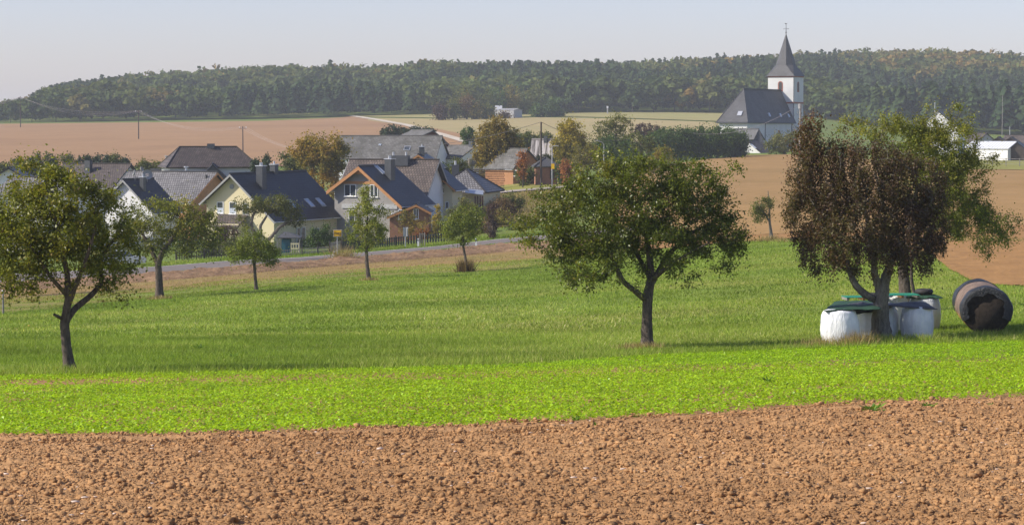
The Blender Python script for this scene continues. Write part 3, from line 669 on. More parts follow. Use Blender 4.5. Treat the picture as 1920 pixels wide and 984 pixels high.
tree('apple_tree', 'yellow green apple tree spreading out behind the reddish drooping tree', bs,
  [[(1699, 585, 0, 26), (1697, 540, 0, 22), (1693, 500, 0, 18), (1700, 450, 0, 12), (1715, 400, .1, 9), (1720, 330, .2, 6), (1715, 270, .2, 4)],
   [(1695, 500, 0, 12), (1740, 440, .3, 9), (1790, 400, .4, 7), (1830, 380, .4, 4)],
   [(1695, 480, 0, 10), (1660, 400, .5, 7), (1640, 320, .6, 4)],
   [(1714, 552, -.3, 7), (1709, 525, -.3, 6), (1708, 470, -.2, 5)]],
  [(1770, 280, 70, 60, 0, 1), (1800, 340, 60, 50, 0, .9), (1740, 320, 80, 80, 0, .8), (1840, 300, 34, 34, 0, .35), (1790, 225, 42, 32, 0, .4), (1650, 235, 60, 28, .2, .45), (1835, 430, 52, 48, 0, .9), (1875, 425, 36, 40, 0, .5), (1800, 400, 60, 30, 0, .5), (1735, 205, 12, 22, 0, .12), (1590, 240, 36, 26, .3, .25), (1830, 485, 30, 20, 0, .25), (1690, 270, 70, 50, .2, .6), (1600, 225, 16, 20, .2, .15), (1862, 370, 22, 16, 0, .15), (1855, 290, 20, 10, 0, .1), (1775, 390, 50, 60, 0, .8), (1700, 225, 50, 22, 0, .4)],
  640, 92, .085, M['leaf_lime'], M['bark'], 14, sigma=.24, up=.6, group='apple trees in the meadow',
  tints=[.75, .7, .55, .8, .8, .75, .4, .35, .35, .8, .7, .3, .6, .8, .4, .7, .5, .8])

# --- younger fruit trees along the far side of the meadow
bs = G(299, 561)
tree('apple_tree', 'stout apple tree with a straight grey trunk behind the leaning tree', bs,
  [[(299, 561, 0, 16), (298, 520, 0, 13), (296, 495, 0, 12), (305, 470, 0, 9), (330, 440, 0, 7), (355, 415, 0, 4)], [(296, 495, 0, 9), (280, 460, 0, 7), (262, 430, 0, 4)]],
  [(330, 410, 62, 38, 0, 1), (375, 430, 50, 40, 0, 1), (290, 410, 60, 42, 0, 1), (265, 450, 48, 36, 0, .8), (340, 455, 60, 30, 0, .8), (400, 455, 24, 24, 0, .4), (320, 375, 34, 14, 0, .3)],
  190, 62, .14, M['leaf_left'], M['bark'], 21, sigma=.38, seg=.5, r_tip=.012, tints=[.5, .35, .45, .4, .2, .3, .7])
bs = G(481, 544)
tree('young_apple_tree', 'small round young tree with a thin trunk in front of the cream house', bs,
  [[(481, 544, 0, 7), (478, 515, 0, 5.5), (477, 490, 0, 5), (478, 460, 0, 3)]],
  [(478, 465, 40, 26, 0, 1), (450, 475, 28, 20, 0, .6), (505, 475, 26, 24, 0, .6), (470, 445, 26, 14, 0, .5)],
  110, 74, .115, M['leaf_young'], M['bark'], 22, sigma=.3, group='young fruit trees')
bs = G(692, 526)
tree('young_apple_tree', 'slim upright young tree with a pale trunk guard in front of the grey house', bs,
  [[(692, 526, 0, 9), (688, 495, 0, 7), (687, 465, 0, 6), (688, 430, 0, 4), (690, 390, 0, 2.5)]],
  [(688, 440, 38, 30, 0, 1), (690, 410, 40, 36, 0, 1), (687, 380, 20, 28, 0, .6), (665, 430, 22, 24, 0, .5), (716, 420, 22, 24, 0, .5), (720, 395, 12, 16, 0, .2), (683, 357, 8, 14, 0, .2)],
  150, 74, .11, M['leaf_young'], M['bark'], 23, sigma=.28, group='young fruit trees', tints=[.6, .65, .75, .6, .6, .7, .8])
bs = G(875, 511)
tree('young_apple_tree', 'bushy young tree with brown sprouts at its foot beside the road', bs,
  [[(875, 511, 0, 7), (873, 485, 0, 5), (869, 465, 0, 4.5), (868, 435, 0, 3)]],
  [(865, 430, 40, 28, 0, 1), (845, 420, 26, 24, 0, .7), (880, 405, 26, 22, 0, .7), (895, 430, 20, 22, 0, .5), (860, 395, 16, 18, 0, .3), (835, 440, 20, 14, 0, .3)],
  130, 66, .12, M['leaf_young'], M['bark'], 24, sigma=.32, group='young fruit trees', tints=[.4, .45, .5, .6, .5, .35])
bs = G(1447, 451)
tree('plum_tree', 'little lopsided tree with a grey trunk alone on the bare slope', bs,
  [[(1447, 451, 0, 8), (1445, 430, 0, 5), (1443, 415, 0, 4), (1430, 395, 0, 2.5)], [(1444, 418, 0, 3), (1442, 390, 0, 2.5), (1440, 358, 0, 1.4)]],
  [(1428, 390, 22, 22, 0, 1), (1420, 405, 18, 15, 0, .6), (1440, 385, 14, 20, 0, .6), (1428, 372, 10, 10, 0, .3)],
  60, 44, .13, M['leaf_mid'], M['bark_grey'], 25, sigma=.3)
bs = G(488, 492)
tree('old_apple_tree', 'gnarled old tree with crooked bare limbs in front of the cream gable', bs,
  [[(488, 492, 0, 12), (482, 462, 0, 10), (478, 440, 0, 8), (470, 420, 0, 6), (476, 400, 0, 4)], [(482, 458, 0, 8), (490, 440, 0, 6), (488, 424, 0, 5), (500, 405, 0, 4)], [(484, 465, 0, 8), (508, 445, 0, 7), (525, 425, 0, 6), (542, 415, 0, 4), (556, 412, 0, 2.5)]],
  [(475, 385, 34, 15, 0, 1), (510, 380, 36, 16, 0, 1), (540, 395, 28, 20, 0, 1), (455, 400, 20, 14, 0, .5), (555, 412, 22, 12, 0, .5), (460, 425, 14, 12, 0, .3), (450, 375, 14, 8, 0, .3)],
  190, 50, .15, M['leaf_mid'], M['bark_grey'], 26, sigma=.32, seg=.4, r_tip=.012, tints=[.6, .55, .4, .6, .3, .6, .8])
bs = G(-18, 560)
tree('apple_tree', 'half hidden fruit tree cut off by the left edge behind the leaning tree', bs,
  [[(-18, 560, 0, 14), (-18, 510, 0, 11), (-12, 470, 0, 8), (-8, 430, 0, 5)]],
  [(-8, 430, 42, 60, 0, 1), (8, 400, 28, 36, 0, .7), (-45, 430, 40, 60, 0, .7)], 110, 56, .15, M['leaf_mid'], M['bark'], 27, sigma=.4)

# --- garden and village trees
def vt(name, label, u, vb, blobs, mat, seed, tips=70, per=34, leaf=.26, sig=.5, trunk_w=5, ymin=8, Y=None, group='trees among the village houses', bark=None, tints=None, top=None, cat='tree', **kw):
    b = GU_(u, Y) if Y else G(u, vb, ymin)
    top = top if top else min(q[1] for q in blobs)
    vbase = float(492 - FPX * ((b[2] * cp + b[1] * sp) / (b[1] * cp - b[2] * sp)))
    st = [[(u, vbase, 0, trunk_w), (u + 1, (vbase * .6 + top * .4), 0, trunk_w * .7), (u - 1, top + 3, 0, trunk_w * .3)]]
    bl = [tuple(q) if len(q) == 6 else (*q, 0, 1) for q in blobs]
    lowest = max(q[1] + q[3] * .8 for q in bl); wmax = max(q[2] for q in bl)
    gap = (vbase - lowest) * (1.0 if cat in ('shrub', 'bush') else .62)
    while gap > 4:
        st_ = min(gap, wmax * .9); bl.append((u, lowest + st_ * .35, wmax * .8, max(st_ * .75, 4), 0, .8)); lowest += st_; gap -= st_
        if tints is not None: tints = list(tints) + [tints[-1]]
    per = int(per * 1.5); ar = sum(q[2] * q[3] for q in bl) / sum(q[2] * q[3] for q in bl[:len(blobs)]); tips = int(tips * min(ar, 3) ** .8)
    return tree(name, label, b, st, bl, tips, per, leaf, mat, bark or M['bark_far'], seed, sigma=sig, seg=.9, r_tip=.02, sides=4, stem_sides=8, group=group, tints=tints, cat=cat, **kw)
vt('maple_tree', 'orange tinged autumn tree behind the cream and grey houses', 605, 0, [(605, 275, 44, 30), (580, 285, 34, 26), (630, 290, 28, 30), (600, 305, 40, 26), (620, 315, 22, 18), (555, 278, 18, 14)], M['leaf_orange'], 31, 230, 40, .3, .6, 7, Y=325, tints=[.7, .75, .35, .4, .5, .95])
vt('shade_tree', 'dark green bushy tree left of the orange tinged one', 545, 0, [(548, 300, 30, 14), (560, 308, 26, 14)], M['leaf_mid'], 32, 60, 36, .3, .5, 5, Y=335)
vt('birch_tree', 'large rounded birch turning yellow above the stacked firewood', 927, 0, [(925, 262, 38, 36), (945, 285, 38, 34), (910, 290, 26, 26), (930, 235, 24, 20), (962, 268, 22, 26), (925, 305, 34, 16), (970, 290, 14, 18)], M['leaf_birch'], 33, 420, 42, .3, .6, 9, Y=350, tints=[.75, .65, .8, .9, .6, .75, .4], droop=.5)
vt('poplar_tree', 'bright yellow tree behind the striped shed roof', 1070, 0, [(1068, 245, 22, 20), (1075, 268, 26, 24), (1050, 280, 18, 22), (1085, 290, 26, 26), (1062, 300, 24, 20)], M['leaf_yellow'], 34, 230, 40, .32, .6, 6, Y=370, tints=[.7, .5, .45, .2, .2])
vt('walnut_tree', 'half bare spreading tree on the skyline of the pale field', 1155, 0, [(1155, 232, 30, 18), (1135, 245, 28, 20), (1165, 255, 28, 18), (1120, 262, 26, 20), (1150, 272, 40, 18)], M['leaf_mid'], 35, 110, 22, .34, .7, 7, Y=400, tints=[.85, .6, .6, .5, .3], shell=.8)
vt('maple_tree', 'little rust red tree by the orange walled house', 980, 0, [(980, 297, 9, 16), (979, 310, 9, 10), (982, 288, 6, 8)], M['leaf_rust'], 36, 30, 30, .24, .35, 2.5, Y=322)
vt('spruce_tree', 'dark pointed conifer between the hipped roof and the orange tree', 501, 0, [(500, 300, 4, 8), (500, 310, 9, 8), (501, 322, 12, 9), (500, 290, 2, 6)], M['needles'], 37, 40, 40, .26, .35, 4, Y=318)
vt('spruce_tree', 'second dark conifer tight against the hipped roof', 480, 0, [(480, 315, 9, 12), (481, 303, 5, 9), (480, 325, 11, 9)], M['needles'], 38, 36, 40, .26, .35, 4, Y=322)
vt('golden_conifer', 'narrow golden yellow conifer behind the roadside fence', 821, 0, [(821, 398, 5, 12), (820, 418, 11, 14), (820, 438, 17, 14), (822, 390, 2.5, 6)], M['needles_gold'], 39, 60, 44, .16, .25, 3, Y=262, tints=[.85, .6, .35, .95])
vt('garden_tree', 'loose green tree in the garden below the veranda', 868, 0, [(868, 385, 18, 16), (880, 400, 22, 16), (855, 402, 18, 14)], M['leaf_mid'], 40, 60, 30, .2, .4, 3, Y=268, tints=[.7, .8, .6])
vt('garden_tree', 'small autumn tree in front of the brick annex of the grey house', 763, 0, [(765, 405, 14, 15), (755, 420, 12, 12), (775, 425, 12, 12)], M['leaf_birch'], 41, 40, 22, .18, .4, 2.5, Y=262, tints=[.6, .5, .9])
vt('garden_shrub', 'broad dark evergreen shrub against the wall of the cream house', 600, 0, [(600, 445, 26, 22), (615, 440, 18, 20), (585, 455, 14, 14)], M['leaf_hedge'], 42, 70, 44, .18, .35, 4, Y=256, cat='shrub')
vt('garden_shrub', 'leafy shrub just behind the yellow town sign', 648, 0, [(645, 455, 20, 18), (660, 450, 14, 16)], M['leaf_mid'], 43, 50, 36, .17, .35, 3, Y=248, cat='shrub')
vt('garden_shrub', 'pollarded purple brown shrub on the verge left of the broad fruit tree', 923, 0, [(922, 398, 9, 12), (925, 388, 12, 6)], M['leaf_purple'], 44, 26, 26, .16, .22, 5, Y=252, cat='shrub', bark=M['bark'])
k = 0
for (u, Y, ru, rv, v, m, lb) in [(905, 262, 22, 22, 425, 'leaf_brown', 'straw coloured shrub on the bank by the road'), (945, 275, 24, 18, 388, 'leaf_brown', 'dry brown bramble thicket on the bank below the village green'),
      (935, 268, 26, 20, 412, 'leaf_birch', 'yellow green thicket on the bank behind the purple shrub'), (960, 280, 22, 16, 378, 'leaf_mid', 'green shrub at the top of the bank by the lane'), (975, 262, 24, 22, 420, 'leaf_mid', 'dark shrub on the bank left of the broad fruit tree crown'),
      (1000, 335, 14, 9, 322, 'leaf_purple', 'dark red shrub beside the brick hut'), (985, 330, 16, 8, 324, 'leaf_mid', 'low green shrub beneath the rust red tree'), (1052, 330, 14, 16, 318, 'leaf_hedge', 'dense green shrub right of the brick hut'),
      (1062, 318, 7, 14, 312, 'leaf_rust', 'orange leaved shrub right of the brick hut'), (1100, 345, 34, 26, 292, 'leaf_birch', 'wide yellow green bush above the broad fruit tree'), (1150, 380, 44, 22, 278, 'leaf_hedge', 'wide dark bush below the half bare tree'),
      (1195, 390, 34, 22, 270, 'leaf_mid', 'rounded bush right of the half bare tree'), (1240, 335, 34, 26, 300, 'leaf_orange', 'reddish rounded bush behind the top of the broad fruit tree'), (1020, 352, 14, 12, 300, 'leaf_mid', 'green bush in front of the striped roof'),
      (1010, 470, 36, 12, 258, 'leaf_mid', 'hazy green bushes behind the striped roof'), (970, 480, 30, 12, 260, 'leaf_hedge', 'dark hazy bushes right of the birch'), (1215, 520, 26, 14, 245, 'leaf_purple', 'brownish bare thicket on the pale field edge'),
      (878, 470, 14, 13, 250, 'leaf_hedge', 'dark round trees left of the birch at the field edge'), (740, 520, 26, 10, 246, 'needles', 'dark bushy conifers behind the long barn'), (790, 540, 26, 8, 246, 'needles', 'low conifers by the small upper barn'),
      (860, 300, 18, 16, 312, 'leaf_mid', 'small green tree in front of the long low roof'), (835, 330, 14, 9, 318, 'leaf_hedge', 'clipped green bush beside the barn gable'),
      (400, 246, 26, 20, 462, 'leaf_mid', 'green shrubs along the picket fence left of the young tree'), (425, 250, 24, 18, 440, 'leaf_purple', 'purple tinged shrub below the lean to roof'), (350, 246, 26, 26, 450, 'leaf_hedge', 'dark garden bush behind the stout apple tree'),
      (440, 243, 20, 14, 462, 'leaf_mid', 'leafy bush at the garden corner by the old gnarled tree'), (560, 262, 10, 9, 455, 'leaf_hedge', 'small round bush by the terrace doors'), (700, 262, 30, 9, 452, 'leaf_birch', 'pale yellow bushes in front of the grey house'), (795, 264, 16, 14, 440, 'leaf_rust', 'reddish garden shrub left of the golden conifer'),
      (250, 262, 40, 34, 420, 'leaf_mid', 'large green garden tree behind the stout apple tree'), (150, 265, 60, 36, 425, 'leaf_hedge', 'dense dark garden hedge behind the leaning apple tree'), (30, 265, 60, 36, 420, 'leaf_mid', 'tall garden hedge at the left edge of the village')]:
    k += 1
    vt('garden_shrub', lb, u, 0, [(u, v, ru, rv), (u + ru * .5, v + rv * .3, ru * .6, rv * .7), (u - ru * .5, v + rv * .2, ru * .6, rv * .8)], M[m], 100 + k, int(20 + ru * 1.4), 36, .19 * Y / 260, .42, 3, Y=Y, cat='shrub', group='garden bushes and thickets')
# the big hedge in front of the church
for i, (u, v, ru, rv) in enumerate([(1240, 268, 30, 26), (1275, 262, 30, 24), (1310, 266, 32, 26), (1345, 265, 34, 28), (1378, 268, 26, 26)]):
    vt('hedge_tree', ['dark pointed bush at the left end of the hedge below the church', 'dark round bush second from the left in the hedge below the church', 'middle bush of the hedge below the church', 'largest bush of the hedge below the church', 'bush at the right end of the hedge touching the church annex'][i], u, 0, [(u, v, ru, rv), (u, v + 12, ru, rv * .7)], M['leaf_hedge'], 150 + i, 150, 44, .38, .7, 5, Y=470 + 4 * i, group='hedge below the church', cat='bush')
vt('hedge_tree', 'light green bush at the right corner of the church wall', 1470, 0, [(1470, 268, 30, 20), (1450, 275, 20, 14), (1490, 262, 18, 20)], M['leaf_mid'], 160, 90, 36, .38, .7, 5, Y=505, cat='bush', group='hedge below the church', tints=[.8, .7, .8])
# conifers and small trees behind the village on the left
hg = np.random.default_rng(77)
spec = [(5, 305, 0), (35, 300, 0), (60, 298, 1), (80, 285, 0), (100, 296, 1), (125, 290, 0), (150, 296, 1), (165, 292, 1), (182, 293, 1), (200, 294, 1), (218, 291, 0), (235, 296, 1), (270, 302, 0), (300, 306, 0), (330, 308, 1)]
for i, (u, v, kd) in enumerate(spec):
    rv = 310 - v + 8
    if kd: bl = [(u, v + 2, 2.5, 5), (u, v + rv * .4, 7, rv * .4), (u, v + rv * .8, 9, rv * .4)]
    else: bl = [(u, v + rv * .4, 13, rv * .5), (u + 5, v + rv * .8, 13, rv * .4)]
    lbs = 'dark small conifer behind the left roofs, %s' if kd else 'green leafy tree behind the left roofs, %s'
    where = ['at the left edge', 'second from the left edge', 'above the white gable', 'tall one above the leaning apple tree', 'right of the tall leafy one', 'above the chimney house left end', 'first of four in a row', 'second of four in a row', 'third of four in a row', 'fourth of four in a row', 'just behind the brown roof', 'at the right end of the brown roof', 'in the gap left of the hipped roof', 'beside the pale chimney', 'touching the hipped roof'][i]
    vt('spruce_tree' if kd else 'garden_tree', lbs % where, u, 0, bl, M['needles'] if kd else M['leaf_mid'], 200 + i, 34, 34, .34, .45, 4, Y=400, group='row of trees behind the left roofs')

# --- the copse in the pale fields
cg = np.random.default_rng(9)
for i, (u, v, ru, rv, m) in enumerate([(826, 208, 12, 11, 'leaf_purple'), (850, 200, 15, 18, 'leaf_mid'), (875, 196, 16, 20, 'leaf_brown'), (868, 180, 24, 20, 'leaf_mid'), (905, 190, 18, 22, 'leaf_mid'), (890, 208, 14, 10, 'leaf_birch'), (912, 208, 15, 12, 'leaf_mid'), (930, 185, 20, 22, 'leaf_hedge'), (955, 180, 20, 20, 'leaf_birch'), (946, 219, 9, 5, 'leaf_purple'), (985, 195, 18, 24, 'leaf_mid'), (1005, 185, 18, 24, 'leaf_mid'), (1010, 208, 18, 12, 'leaf_hedge'), (1036, 200, 18, 18, 'leaf_hedge'), (1045, 212, 12, 8, 'leaf_mid')]):
    lb = ['small brownish tree at the left end of the copse', 'rounded green tree second from the left in the copse', 'reddish brown tree in the copse', 'tallest broad tree at the back left of the copse', 'green tree left of the white hut', 'yellowish bush at the front of the copse', 'green bush hiding the left of the white hut', 'dark tree behind the white hut', 'pale yellow green tree behind the white hut', 'brownish bush in front of the white hut', 'slender tree right of the white hut', 'tall green tree right of the white hut', 'dark bush low at the right of the copse', 'large dark round tree at the right of the copse', 'low bush at the right tip of the copse'][i]
    vt('copse_tree', lb, u, 0, [(u, v, ru, rv), (u, v + rv * .5, ru, rv * .6)], M[m], 300 + i, 46, 26, .75, 1.3, 3, Y=(900 + 2 * i) if i in (5, 6, 9) else 905 + (62 if v < 196 else 0) + 3 * i, group='copse round the white hut')

# ------------------------------------------------------------ the forest
fg = np.random.default_rng(3)
def proto(kind, seed, nq=150, size=1.0):
    g = np.random.default_rng(seed); H = 1.0
    if kind == 'round':
        nl = 14; c = g.normal(0, 1, (nl, 3)) * [.17, .17, .15] + [0, 0, .62]; r = g.uniform(.10, .19, nl)
        c[0] = [0, 0, .74]; r[0] = .2
        i = g.integers(0, nl, nq); d = g.normal(0, 1, (nq, 3)); d[:, 2] = np.abs(d[:, 2]) * .8 + g.normal(0, .3, nq); d /= np.linalg.norm(d, axis=1)[:, None]
        p = c[i] + d * r[i][:, None] * g.uniform(.75, 1.08, nq)[:, None]; nrm = d + g.normal(0, .45, (nq, 3)); s = .062
    else:
        h = 1 - g.random(nq) ** .6 * .8; a = g.uniform(0, 6.283, nq); rr = (1.02 - h) * .34 * g.uniform(.6, 1.15, nq)
        p = np.stack([rr * np.cos(a), rr * np.sin(a), h], 1); nrm = np.stack([np.cos(a), np.sin(a), np.full(nq, .9)], 1) + g.normal(0, .35, (nq, 3)); s = .055
    nrm /= np.linalg.norm(nrm, axis=1)[:, None]; t = np.cross(nrm, g.normal(0, 1, (nq, 3))); t /= np.linalg.norm(t, axis=1)[:, None]; b = np.cross(nrm, t)
    s = s * g.uniform(.6, 1.3, nq)[:, None]
    V = np.stack([p - t * s - b * s * .7, p + t * s - b * s * .7, p + t * s + b * s * .7, p - t * s + b * s * .7], 1)
    return V + g.normal(0, .008, V.shape)
PR = [proto('round', 50 + i, 170) for i in range(7)]; PC = [proto('cone', 70 + i, 150) for i in range(4)]
PRD = [proto('round', 150 + i, 520) for i in range(5)]
def wood_mat(name, haze=0):
    return leaf_mat(name, [(0, (.026, .052, .021)), (.3, (.066, .098, .03)), (.55, (.105, .13, .034)), (.75, (.165, .145, .042)), (.9, (.24, .155, .05)), (1, (.38, .25, .05))], .3, .8, .15, .01, True, .12)
M['wood'] = wood_mat('woodland')
def stand(pts, hs, kinds, tint, protos_r=PR, protos_c=PC):
    Vs, Ts = [], []
    for i in range(len(pts)):
        pr = (protos_c if kinds[i] else protos_r)[i % (4 if kinds[i] else len(protos_r))]
        a = fg.uniform(0, 6.283); ca, sa = math.cos(a), math.sin(a); w = hs[i] * (1.0 if kinds[i] else fg.uniform(.95, 1.35))
        q = np.empty_like(pr); q[..., 0] = (pr[..., 0] * ca - pr[..., 1] * sa) * w + pts[i, 0]; q[..., 1] = (pr[..., 0] * sa + pr[..., 1] * ca) * w + pts[i, 1]; q[..., 2] = pr[..., 2] * hs[i] + pts[i, 2]
        Vs.append(q.reshape(-1, 3)); Ts.append(np.full(len(pr) * 4, tint[i]))
    V = np.concatenate(Vs); T = np.concatenate(Ts); return V, np.arange(len(V)).reshape(-1, 4), T
def yfront(u): return np.interp(u, [-600, 0, 200, 700, 900, 1250, 1400, 1500, 1650, 1920, 2500], [1060, 1060, 1060, 1060, 1060, 1060, 1050, 1020, 930, 900, 900])
pts = []; hs = []; kinds = []; tint = []
for yy in np.arange(905, 1580, 7.6):
    w = 2950 / FPX * yy
    for xx in np.arange((-520 - 960) / FPX * yy, (2420 - 960) / FPX * yy, 7.2):
        x = xx + fg.uniform(-3.5, 3.5); y = yy + fg.uniform(-3.5, 3.5); u = 960 + FPX * x / y
        yf = yfront(u) + 22 * (vnoise(np.array(x * .02), np.array(.5), 3) - .5)
        if y < yf: continue
        n1 = float(fbm(np.array(x), np.array(y * .7), .012, 3, 21)); n2 = float(vnoise(np.array(x * .03), np.array(y * .03), 77))
        con = (n1 > .64)
        dd = y - yf
        young = (u < 760 and 45 < dd < 230 and n2 > .35) or (u > 1520 and 60 < dd < 260 and n2 > .4)
        h = fg.uniform(12, 15.5) if not young else fg.uniform(9, 12)
        if con and not young: h = fg.uniform(14, 17.5)
        tn = fg.normal(.42, .10)
        if fg.random() < .05: tn = fg.uniform(.6, .85)
        if dd > 230 and u > 1250: tn += .22 + .25 * (n2 - .4)
        if dd > 230 and u <= 1250: tn += .10
        if young: tn = fg.normal(.42, .06); con = fg.random() < .5
        if con and not young: tn = fg.uniform(.08, .25)
        if u > 1600 and dd < 40: con = True; tn = fg.uniform(.05, .22); h = fg.uniform(16, 20)
        h *= float(np.interp(u, [40, 110], [.6, 1])) * (.82 + .36 * float(vnoise(np.array(x * .022), np.array(y * .022), 91))); tn += .3 * (float(vnoise(np.array(x * .035), np.array(y * .05), 95)) - .5)
        pts.append((x, y, float(tz(x, y)) - .5)); hs.append(h); kinds.append(bool(con)); tint.append(np.clip(tn, 0, 1))
pts = np.array(pts); hs = np.array(hs); kinds = np.array(kinds); tint = np.array(tint)
print('forest trees', len(pts))
V, F, T = stand(pts, hs, kinds, tint)
tag(mesh_obj('forest', V, F, M['wood'], attrs={'tint': T}), 'mixed autumn forest covering the long ridge behind the fields', 'forest', kind='stuff')
# front row and skyline trees one can tell apart
FT = [(1290, 'golden yellow tree at the forest edge left of the church', .97, 11, 0, 1048), (1186, 'grey green round tree standing forward of the forest edge', .2, 12, 0, 1040), (1225, 'broad green tree at the forest edge near the pale field', .35, 14, 0, 1046),
      (1085, 'dark forest edge tree right of the copse', .25, 15, 0, 1050), (1130, 'tall green tree at the forest edge above the pale field', .4, 16, 0, 1050), (1330, 'olive tree at the forest edge just left of the church roof', .6, 14, 0, 1045),
      (1265, 'large green brown tree at the forest edge', .5, 17, 0, 1052), (1030, 'tall tree behind the right end of the copse', .45, 17, 0, 1056), (105, 'green tree at the forest edge on the far left', .4, 11, 0, 1045), (60, 'leafy tree at the far left end of the forest', .35, 11, 0, 1045), (150, 'rusty tinged tree at the forest edge on the far left', .75, 12, 0, 1048),
      (620, 'tall ragged pine breaking the skyline above the brown field', .1, 20, 1, 1340), (508, 'dark broad pine on the skyline of the left hill', .12, 17, 0, 1400), (192, 'pointed spruce on the crest of the left hill', .1, 19, 1, 1420), (552, 'small pointed spruce on the skyline', .15, 17, 1, 1400),
      (1820, 'rounded tree sticking out of the skyline at the far right', .2, 18, 0, 1460), (1515, 'dark tree sticking out of the skyline right of the steeple', .15, 16, 0, 1460), (20, 'low tree beside the farthest power pole', .3, 10, 0, 1045)]
for i, (u, lb, tn, h, c, Y) in enumerate(FT):
    b = GU_(u, Y); r = thing('forest_tree', tuple(b), lb, 'tree', 'trees standing out of the forest')
    V, F, T = stand(b[None], [h], [c], [tn], PRD, PC)
    mesh_obj('crown', V, F, M['wood'], r, attrs={'tint': T})
    mb = MB(); mb.tube([b - [0, 0, .5], b + [0, 0, h * .6]], [h * .018, h * .008], 6); mb.build('trunk', M['bark_far'], r)
# ------------------------------------------------------------ houses
M['tile_black'] = tile_mat('black_tiles', (.030, .031, .036), .5, .5, .33, .36, .25, .4)
M['tile_blue'] = tile_mat('blue_black_tiles', (.026, .029, .036), .5, .45, .33, .36, .25, .45)
M['tile_brown'] = tile_mat('brown_tiles', (.105, .082, .068), .35, .6, .34, .38, .25, .4)
M['tile_grey'] = tile_mat('grey_tiles', (.21, .20, .195), .15, .6, .34, .38, .2, .4)
M['tile_umber'] = tile_mat('umber_tiles', (.135, .105, .085), .3, .6, .34, .42, .25, .4)
M['slate_old'] = tile_mat('old_slate', (.145, .14, .13), .75, .75, .5, .4, .2, .3, moss=(.085, .082, .07))
M['slate'] = tile_mat('church_slate', (.08, .08, .082), .8, .6, .35, .25, .18, .5)
M['wall_cream'] = plain('cream_render', (.66, .58, .36), .85, .05, 1)
M['wall_grey'] = plain('grey_block_wall', (.30, .285, .265), .9, .16, .8)
M['wall_white'] = plain('white_render', (.74, .74, .72), .85, .05, .6)
M['wall_brick'] = plain('brown_brick', (.30, .15, .09), .9, .2, 2)
M['wall_orange'] = plain('orange_wall', (.34, .17, .08), .9, .1, 1)
M['wall_dim'] = plain('weathered_wall', (.42, .42, .41), .9, .12, .6)
M['wood_orange'] = plain('orange_wood', (.42, .20, .075), .6, .15, 2)
M['wood_red'] = plain('dark_red_wood', (.11, .035, .028), .8, .2, 1)
M['wood_dark'] = plain('dark_wood', (.07, .055, .045), .85, .25, 2)
M['wood_grey'] = plain('weathered_wood', (.24, .22, .19), .85, .25, 2)
M['wood_stain'] = plain('brown_stained_wood', (.12, .05, .03), .7, .2, 2)
M['pvc'] = plain('white_window_frame', (.82, .82, .80), .4, .03, 1, 0)
M['fascia_grey'] = plain('grey_fascia', (.30, .30, .29), .6, .08, 1, 0)
M['lead'] = plain('slate_cladding', (.06, .065, .07), .5, .2, 4)
M['zinc'] = plain('zinc', (.50, .52, .54), .4, .1, 2, 0, metal=.6)
M['metal_dark'] = plain('dark_metal', (.05, .05, .05), .5, .1, 2, 0)
m, n, p, o = newmat('window_glass'); p.inputs['Base Color'].default_value = (.05, .06, .07, 1); p.inputs['Roughness'].default_value = .06; p.inputs['Specular IOR Level'].default_value = .8; M['glass'] = m
m, n, p, o = newmat('skylight_glass'); p.inputs['Base Color'].default_value = (.35, .42, .50, 1); p.inputs['Roughness'].default_value = .08; p.inputs['Specular IOR Level'].default_value = 1; M['skyglass'] = m
M['curtain'] = plain('curtain', (.45, .50, .55), .8, .1, 6, 0)
Z3 = np.array([0, 0, 1.])
def uvface(mb, pts, a, o, dn):
    """planar uv in metres: a along the ridge, dn down the slope"""
    mb.face(pts, [(float(np.dot(np.array(q) - o, a)), float(np.dot(np.array(q) - o, dn))) for q in pts])
def slab(mb, quad, th):
    """roof slab: quad (ridge1, ridge2, eave2, eave1), top face uv mapped"""
    q = [np.asarray(x, float) for x in quad]; a = q[1] - q[0]
    a = a / (np.linalg.norm(a) + 1e-9); nrm = np.cross(q[1] - q[0], q[2] - q[1]); 
    if np.linalg.norm(nrm) < 1e-6: nrm = np.cross(q[2] - q[1], q[3] - q[2])
    nrm /= np.linalg.norm(nrm)
    if nrm[2] < 0: nrm = -nrm
    e = q[2] - q[3]; 
    if np.linalg.norm(q[1] - q[0]) < .05: a = e / np.linalg.norm(e)
    dn = np.cross(a, nrm); dn /= np.linalg.norm(dn)
    b = [x - nrm * th for x in q]
    uvface(mb, q, a, q[0], dn); mb.face(b[::-1])
    for i in range(len(q)):
        j = (i + 1) % len(q); mb.face([q[i], b[i], b[j], q[j]])
class House: pass
